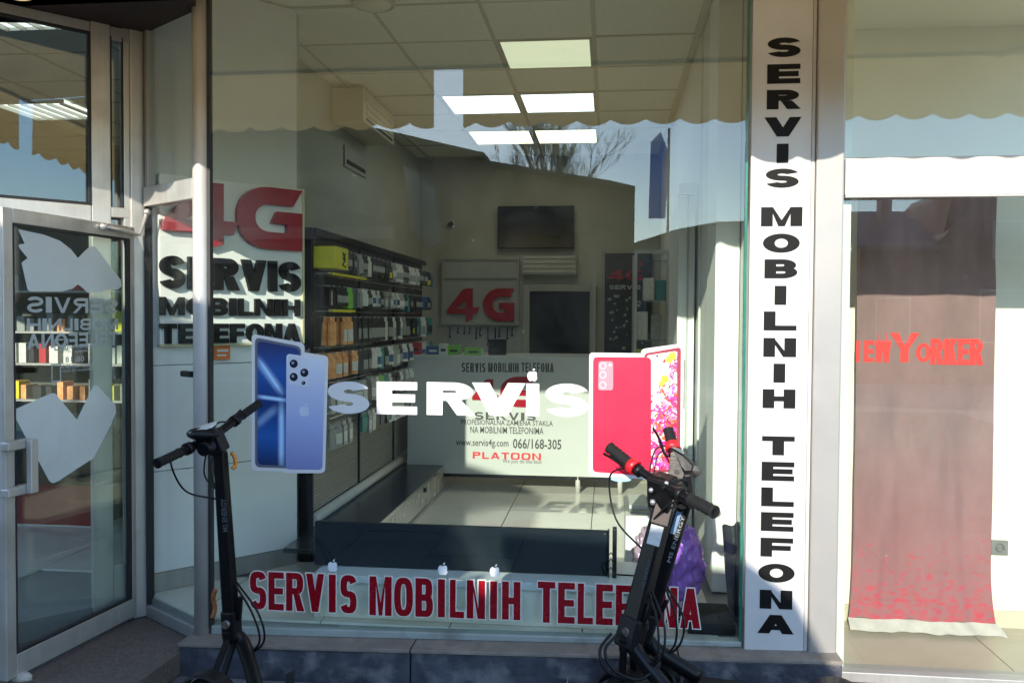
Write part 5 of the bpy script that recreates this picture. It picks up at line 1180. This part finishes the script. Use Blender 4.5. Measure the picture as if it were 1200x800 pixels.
def scooter(label, A, T, bar, front, rear, gr=.0225, stem_w=.050, text=None, cables=3, seed=1, ring=True, extras=None, headtype=0, levers=(1, 1)):
    """A stem foot, T stem head, bar = (near end, far end, ...) path, front/rear = wheel centres"""
    A, T, Fc, Rc = Vector(A), Vector(T), Vector(front), Vector(rear)
    fwd = (Fc-Rc); fwd.z = 0; fwd.normalize(); side = Vector((fwd.y, -fwd.x, 0)); ax = (T-A).normalized()
    rr = random.Random(seed)
    t = thing('electric_scooter', (Fc.x, Fc.y, 0), label, 'electric scooter', 'electric scooters parked at the window')
    back = (-fwd + ax*fwd.dot(ax)).normalized()
    # stem: tapered, bevelled box beam with inset spine
    MB().beam(A, T, stem_w*1.15, stem_w, side, .86).build('stem', BLKM, t, bevel=.010)
    st = bpy.context.scene.objects
    MB().beam(A-ax*.02, A+ax*.10, stem_w*1.3, stem_w*1.2, side).build('folding_joint', BLK, t, bevel=.010)
    MB().tube([A+ax*.05-side*.045, A+ax*.05+side*.045], .016, 14).build('joint_bolt', GREYM, t)
    MB().beam(A+ax*.06-fwd*.035, A+ax*.16-fwd*.050, .018, .022, side).build('latch_lever', BLKM, t, bevel=.004)
    # neck to the deck
    nb = Rc.lerp(Fc, .72); nb.z = .175 + (Rc.z-.108)
    MB().tube(bez([A+ax*.01, A-fwd*.06-Vector((0, 0, .05)), nb+Vector((0, 0, .0))], 8), .030, 12).build('deck_neck', BLKM, t)
    # fork to the front wheel
    q = MB()
    for s_ in (-1, 1): q.beam(A+side*s_*.028-ax*.01, Fc+side*s_*.048, .030, .012, side)
    q.beam(A-side*.04-ax*.005, A+side*.04-ax*.005, .05, .035, fwd); q.build('fork', BLKM, t, bevel=.004)
    wheel('front_wheel', Fc, side, t); wheel('rear_wheel', Rc, side, t)
    q = MB(); arcband(q, Fc, side, fwd, .122, .130, .085, 25, 165); q.build('front_fender', BLK, t, bevel=.003)
    q = MB(); arcband(q, Rc, side, fwd, .122, .131, .090, 35, 175); q.build('rear_fender', BLK, t, bevel=.003)
    d0 = Rc+fwd*.12; d1 = Rc.lerp(Fc, .80); z0 = Rc.z+.015
    d0.z = d1.z = z0
    MB().beam(d0, d1, .055, .155, side).build('deck', BLKM, t, bevel=.012)
    MB().beam(d0+Vector((0, 0, .0295)), d1+Vector((0, 0, .0295)), .004, .13, side).build('grip_tape', RUB, t)
    k0 = d0.lerp(d1, .45)-side*.08
    MB().tube([k0, k0-side*.06+Vector((0, 0, -z0+slab_z(k0.x)+.01))], .008, 8).build('kickstand', GREYM, t)
    # handlebar and grips
    bp0 = [Vector(p) for p in bar]; L = (bp0[-1]-bp0[0]).length; path = bez(bp0, 10)
    MB().tube(path, .017, 14).build('handlebar', BLKM, t)
    for e, (p0, p1) in enumerate(((bp0[0], bp0[1]), (bp0[-1], bp0[-2]))):
        d = (p1-p0).normalized(); gl_ = min(.125, (p1-p0).length*.95)
        pts = []; rs = []
        for k in range(13):
            f = k/12; pts.append(p0+d*gl_*f); rs.append(gr + (.0022 if k % 2 else 0) + (.003 if k in (0, 12) else 0))
        MB().tube(pts, rs, 16).build('grip', RUB, t)
        if ring and (ring is True or e in ring):
            MB().tube([p0+d*(gl_+.004), p0+d*(gl_+.036)], .031, 20).build('throttle_ring', REDP, t)
        if levers[e]:
            s_ = (T-(p0+p1)/2).normalized(); c0 = p0+d*(gl_+.05)
            out = (fwd*.8+Vector((0, 0, -.15))).normalized()
            MB().tube(bez([c0, c0+out*.035+d*.008, c0+out*.045-d*.03, c0+out*.05-d*.09, c0+out*.062-d*.13], 6), [.010, .009]+[.0065]*23, 8, .6).build('brake_lever', BLKM, t)
            MB().tube([c0-d*.013, c0+d*.013], .024, 14).build('lever_clamp', BLK, t)
    # head block
    hb = (path[len(path)//2])
    MB().beam(T-ax*.005, hb+ax*.025, stem_w*1.35, stem_w*1.2, side).build('stem_head', BLK, t, bevel=.008)
    MB().tube([hb-(bp0[-1]-bp0[0]).normalized()*.045, hb+(bp0[-1]-bp0[0]).normalized()*.045], .026, 16).build('bar_clamp', BLK, t)
    q = MB(); 
    for k in range(cables):
        s_ = bp0[1] if k % 2 else bp0[-2]; s_ = s_ + Vector((rr.uniform(-.01, .01), rr.uniform(-.01, .01), -.01)); o_ = fwd*rr.uniform(.05, .10)+side*rr.uniform(-.03, .03)
        en = T-ax*rr.uniform(.10, .20)+fwd*.028
        q.tube(bez([s_, s_+o_+Vector((0, 0, rr.uniform(-.06, 0))), (s_+en)/2+o_*1.1+Vector((0, 0, -.06)), en], 8), .0038, 7)
    q.build('brake_cables', BLK, t)
    q = MB(); 
    for k in range(2): 
        q.tube(bez([A+ax*.22-fwd*.02+side*.015*k, A+ax*.10-fwd*(.10+.03*k), A-fwd*(.13+.02*k)+Vector((0, 0, -.01)), A-fwd*.08-Vector((0, 0, .08))], 8), .0045, 7)
    q.build('power_cable', BLK, t)
    return t, fwd, side, ax, back, hb

# left scooter
A = P(272, 742, -.42); T = P(258, 528, -.45)
n1, n2 = P(184, 543, -.78), P(303, 473, -.16)
hb = P(248, 512, -.47)
Fc = G(243, 828, .108); Rc = G(470, 862, .12); Fc.z = .112; Rc.z = .112
t, fwd, side, ax, back, hc = scooter('black electric scooter leaning upright before the corner post, its long stem in shadow', A, T,
    [n1, n1.lerp(hb, .55)+Vector((0, 0, .0)), hb, hb.lerp(n2, .45), n2], Fc, Rc, .0165, .050, seed=3, ring=False)
# display with bright lid, headlight, folding hook
dc = P(238, 508, -.55)
q = MB(); q.ball(dc, (.065, .05, .026), 22, 12); q.build('display_housing', BLK, t)
q = MB(); f2 = Fr(dc+Vector((-.0, 0, .012)), (.93, .2, .30), (-.25, .93, .12)); q.prism(f2, rrect([(-.05, -.028), (.045, -.028), (.055, .03), (-.035, .03)], .012), .006, .016); q.build('display_cover', mat('pale_display_cover', (.62, .60, .55), .12), t)
q = MB(); q.tube([P(246, 522, -.55), P(238, 527, -.60)], .026, 18); q.build('headlight', BLKM, t)
q = MB(); q.tube(bez([P(271, 530, -.44), P(275, 536, -.43), P(276, 545, -.43), P(272, 549, -.44)], 6), .008, 8); q.build('orange_hook', ORANGEM, t)
q = MB(); q.tube(bez([P(253, 690, -.35), P(250, 700, -.35), P(252, 712, -.35), P(249, 724, -.36)], 6), .010, 8, .5); q.build('rusty_charger_flap', mat('rusty_orange_flap', (.30, .10, .02), .5, 0, .4, 60), t)
# lettering up the stem
TF = Fr(P(267, 634, -.47), T-A, side*1.0)
d_ = (T-A).normalized(); cn_ = (EYE-A); cn_ = (cn_ - d_*cn_.dot(d_)).normalized(); TF = Fr(A+cn_*.030, d_, cn_.cross(d_))
PRT = mat('grey_stem_print', (.05, .06, .07), .3)
s0 = .43
smalltext(TF, 'MS ENERGY', s0, s0+.135, -.010, .010, .002, PRT, t, off=.02)

# front right scooter
A = P(737, 752, -.47); T = P(778, 592, -.42)
p0, p1, p2, p3 = P(714, 524, -.28), P(742, 546, -.36), P(800, 580, -.56), P(838, 600, -.68)
Fc = G(735, 822, .11); Rc = Vector((.74, -.92, .112)); Fc.z = .112
hb = P(774, 566, -.46)
t, fwd, side, ax, back, hc = scooter('front right black electric scooter with white label on its stem and red ring', A, T,
    [p0, p1.lerp(p0, .10), hb, p2, p3], Fc, Rc, .0215, .068, seed=5, ring=(0,))
d_ = (T-A).normalized(); cn_ = (EYE-A); cn_ = (cn_ - d_*cn_.dot(d_)).normalized(); TF = Fr(A+cn_*.042, d_, cn_.cross(d_)); LT = (T-A).length
q = MB(); q.fbox(TF, LT-.150, LT-.075, -.020, .028, -.003, .001); q.build('white_label', mat('silver_white_label', (.52, .52, .50), .3, 0, .15, 90), t)
q = MB(); q.fbox(TF, LT-.068, LT+.035, -.031, .031, -.004, .002); q.build('brown_sleeve', mat('dark_brown_sleeve', (.045, .03, .025), .35, 0, .2), t)
smalltext(TF, 'MS ENERGY', .22, .33, -.006, .006, .001, PRT, t, off=.01)
q = MB(); q.ball(P(763, 574, -.5), .010, 8, 6).ball(P(765, 588, -.47), .012, 8, 6).ball(P(781, 566, -.5), .009, 8, 6); q.build('bolt_head', mat('bright_bolt', (.6, .6, .6), .2, .8), t)

q = MB()
for k in range(2): q.tube(bez([P(716+8*k, 742, -.50), P(703+6*k, 762, -.56), P(712+9*k, 786, -.58), P(745+6*k, 795, -.56), P(772, 780-6*k, -.52), P(764, 752, -.48)], 8), .006, 7)
q.build('loose_cable_loop', BLK, t)
# rear right scooter, its bar pointing at the glass
A = P(753, 745, -.30); T = P(803, 588, -.27)
p0, p1, p2, p3 = P(783, 503, -.06), P(787, 519, -.10), P(796, 556, -.30), P(800, 590, -.50)
Fc = G(760, 812, .11); Fc.z = .112; Fc.y = -.26; Rc = Vector((.864, -.42, .112))
hb = P(797, 560, -.28)
t, fwd, side, ax, back, hc = scooter('black electric scooter nearest the glass at right with worn grey bar clamp', A, T,
    [p0, p1, hb, p2.lerp(p3, .5), p3], Fc, Rc, .0205, .060, seed=8, ring=(0,), levers=(1, 0))
q = MB(); wp_ = [P(785, 524, -.22), P(801, 533, -.24), P(813, 545, -.26), P(808, 562, -.27), P(795, 557, -.26)]
q2 = [p_+Vector((.01, .06, .0)) for p_ in wp_]; n_ = 5
q.add([tuple(p_) for p_ in wp_]+[tuple(p_) for p_ in q2], [(0, 1, 2, 3, 4), (9, 8, 7, 6, 5)]+[(i, i+5, (i+1) % 5+5, (i+1) % 5) for i in range(5)]); q.build('display_housing', BLK, t, bevel=.006)
q = MB(); q.add([tuple(p_+Vector((0, -.002, .004))) for p_ in (wp_[0], wp_[1], q2[1], q2[0])], [(0, 1, 2, 3)]); q.build('display_glass', mat('green_grey_display', (.10, .13, .11), .08), t)
q = MB(); q.add([tuple(P(x, y, -.335)) for x, y in ((786, 530), (791, 530), (802, 556), (800, 561), (785, 561), (783, 554))]+[tuple(P(x, y, -.30)) for x, y in ((786, 530), (791, 530), (802, 556), (800, 561), (785, 561), (783, 554))], [(0, 1, 2, 3, 4, 5), (11, 10, 9, 8, 7, 6)]+[(i, i+6, (i+1) % 6+6, (i+1) % 6) for i in range(6)]); q.build('clamp_plate', GREYM, t, bevel=.003)
q = MB(); q.beam(Rc+Vector((.075, -.045, .118)), Rc+Vector((.105, -.045, .085)), .030, .018, (0, 1, 0)); q.build('reflector', WHITEP, t, bevel=.002)
q = MB(); q.tube([P(793, 553, -.337), P(793, 553, -.30)], .010, 12); q.build('clamp_hole', BLK, t)
q = MB(); q.tube([P(812, 548, -.25), P(816, 552, -.22), P(813, 556, -.2)], [.012, .022, .014], 14); q.build('bell', GREYM, t)
d_ = (T-A).normalized(); cn_ = (EYE-A); cn_ = (cn_ - d_*cn_.dot(d_)).normalized(); TF = Fr(A+cn_*.042, d_, cn_.cross(d_)); LT = (T-A).length
smalltext(TF, 'MS ENERGY', LT-.24, LT-.05, -.016, -.002, .001, mat('pale_stem_print', (.25, .28, .30), .3), t, off=.0)
q = MB(); q.fbox(TF, LT-.13, LT-.04, .0, .020, -.003, .001); q.build('blue_label', mat('pale_blue_label', (.12, .20, .30), .3), t)
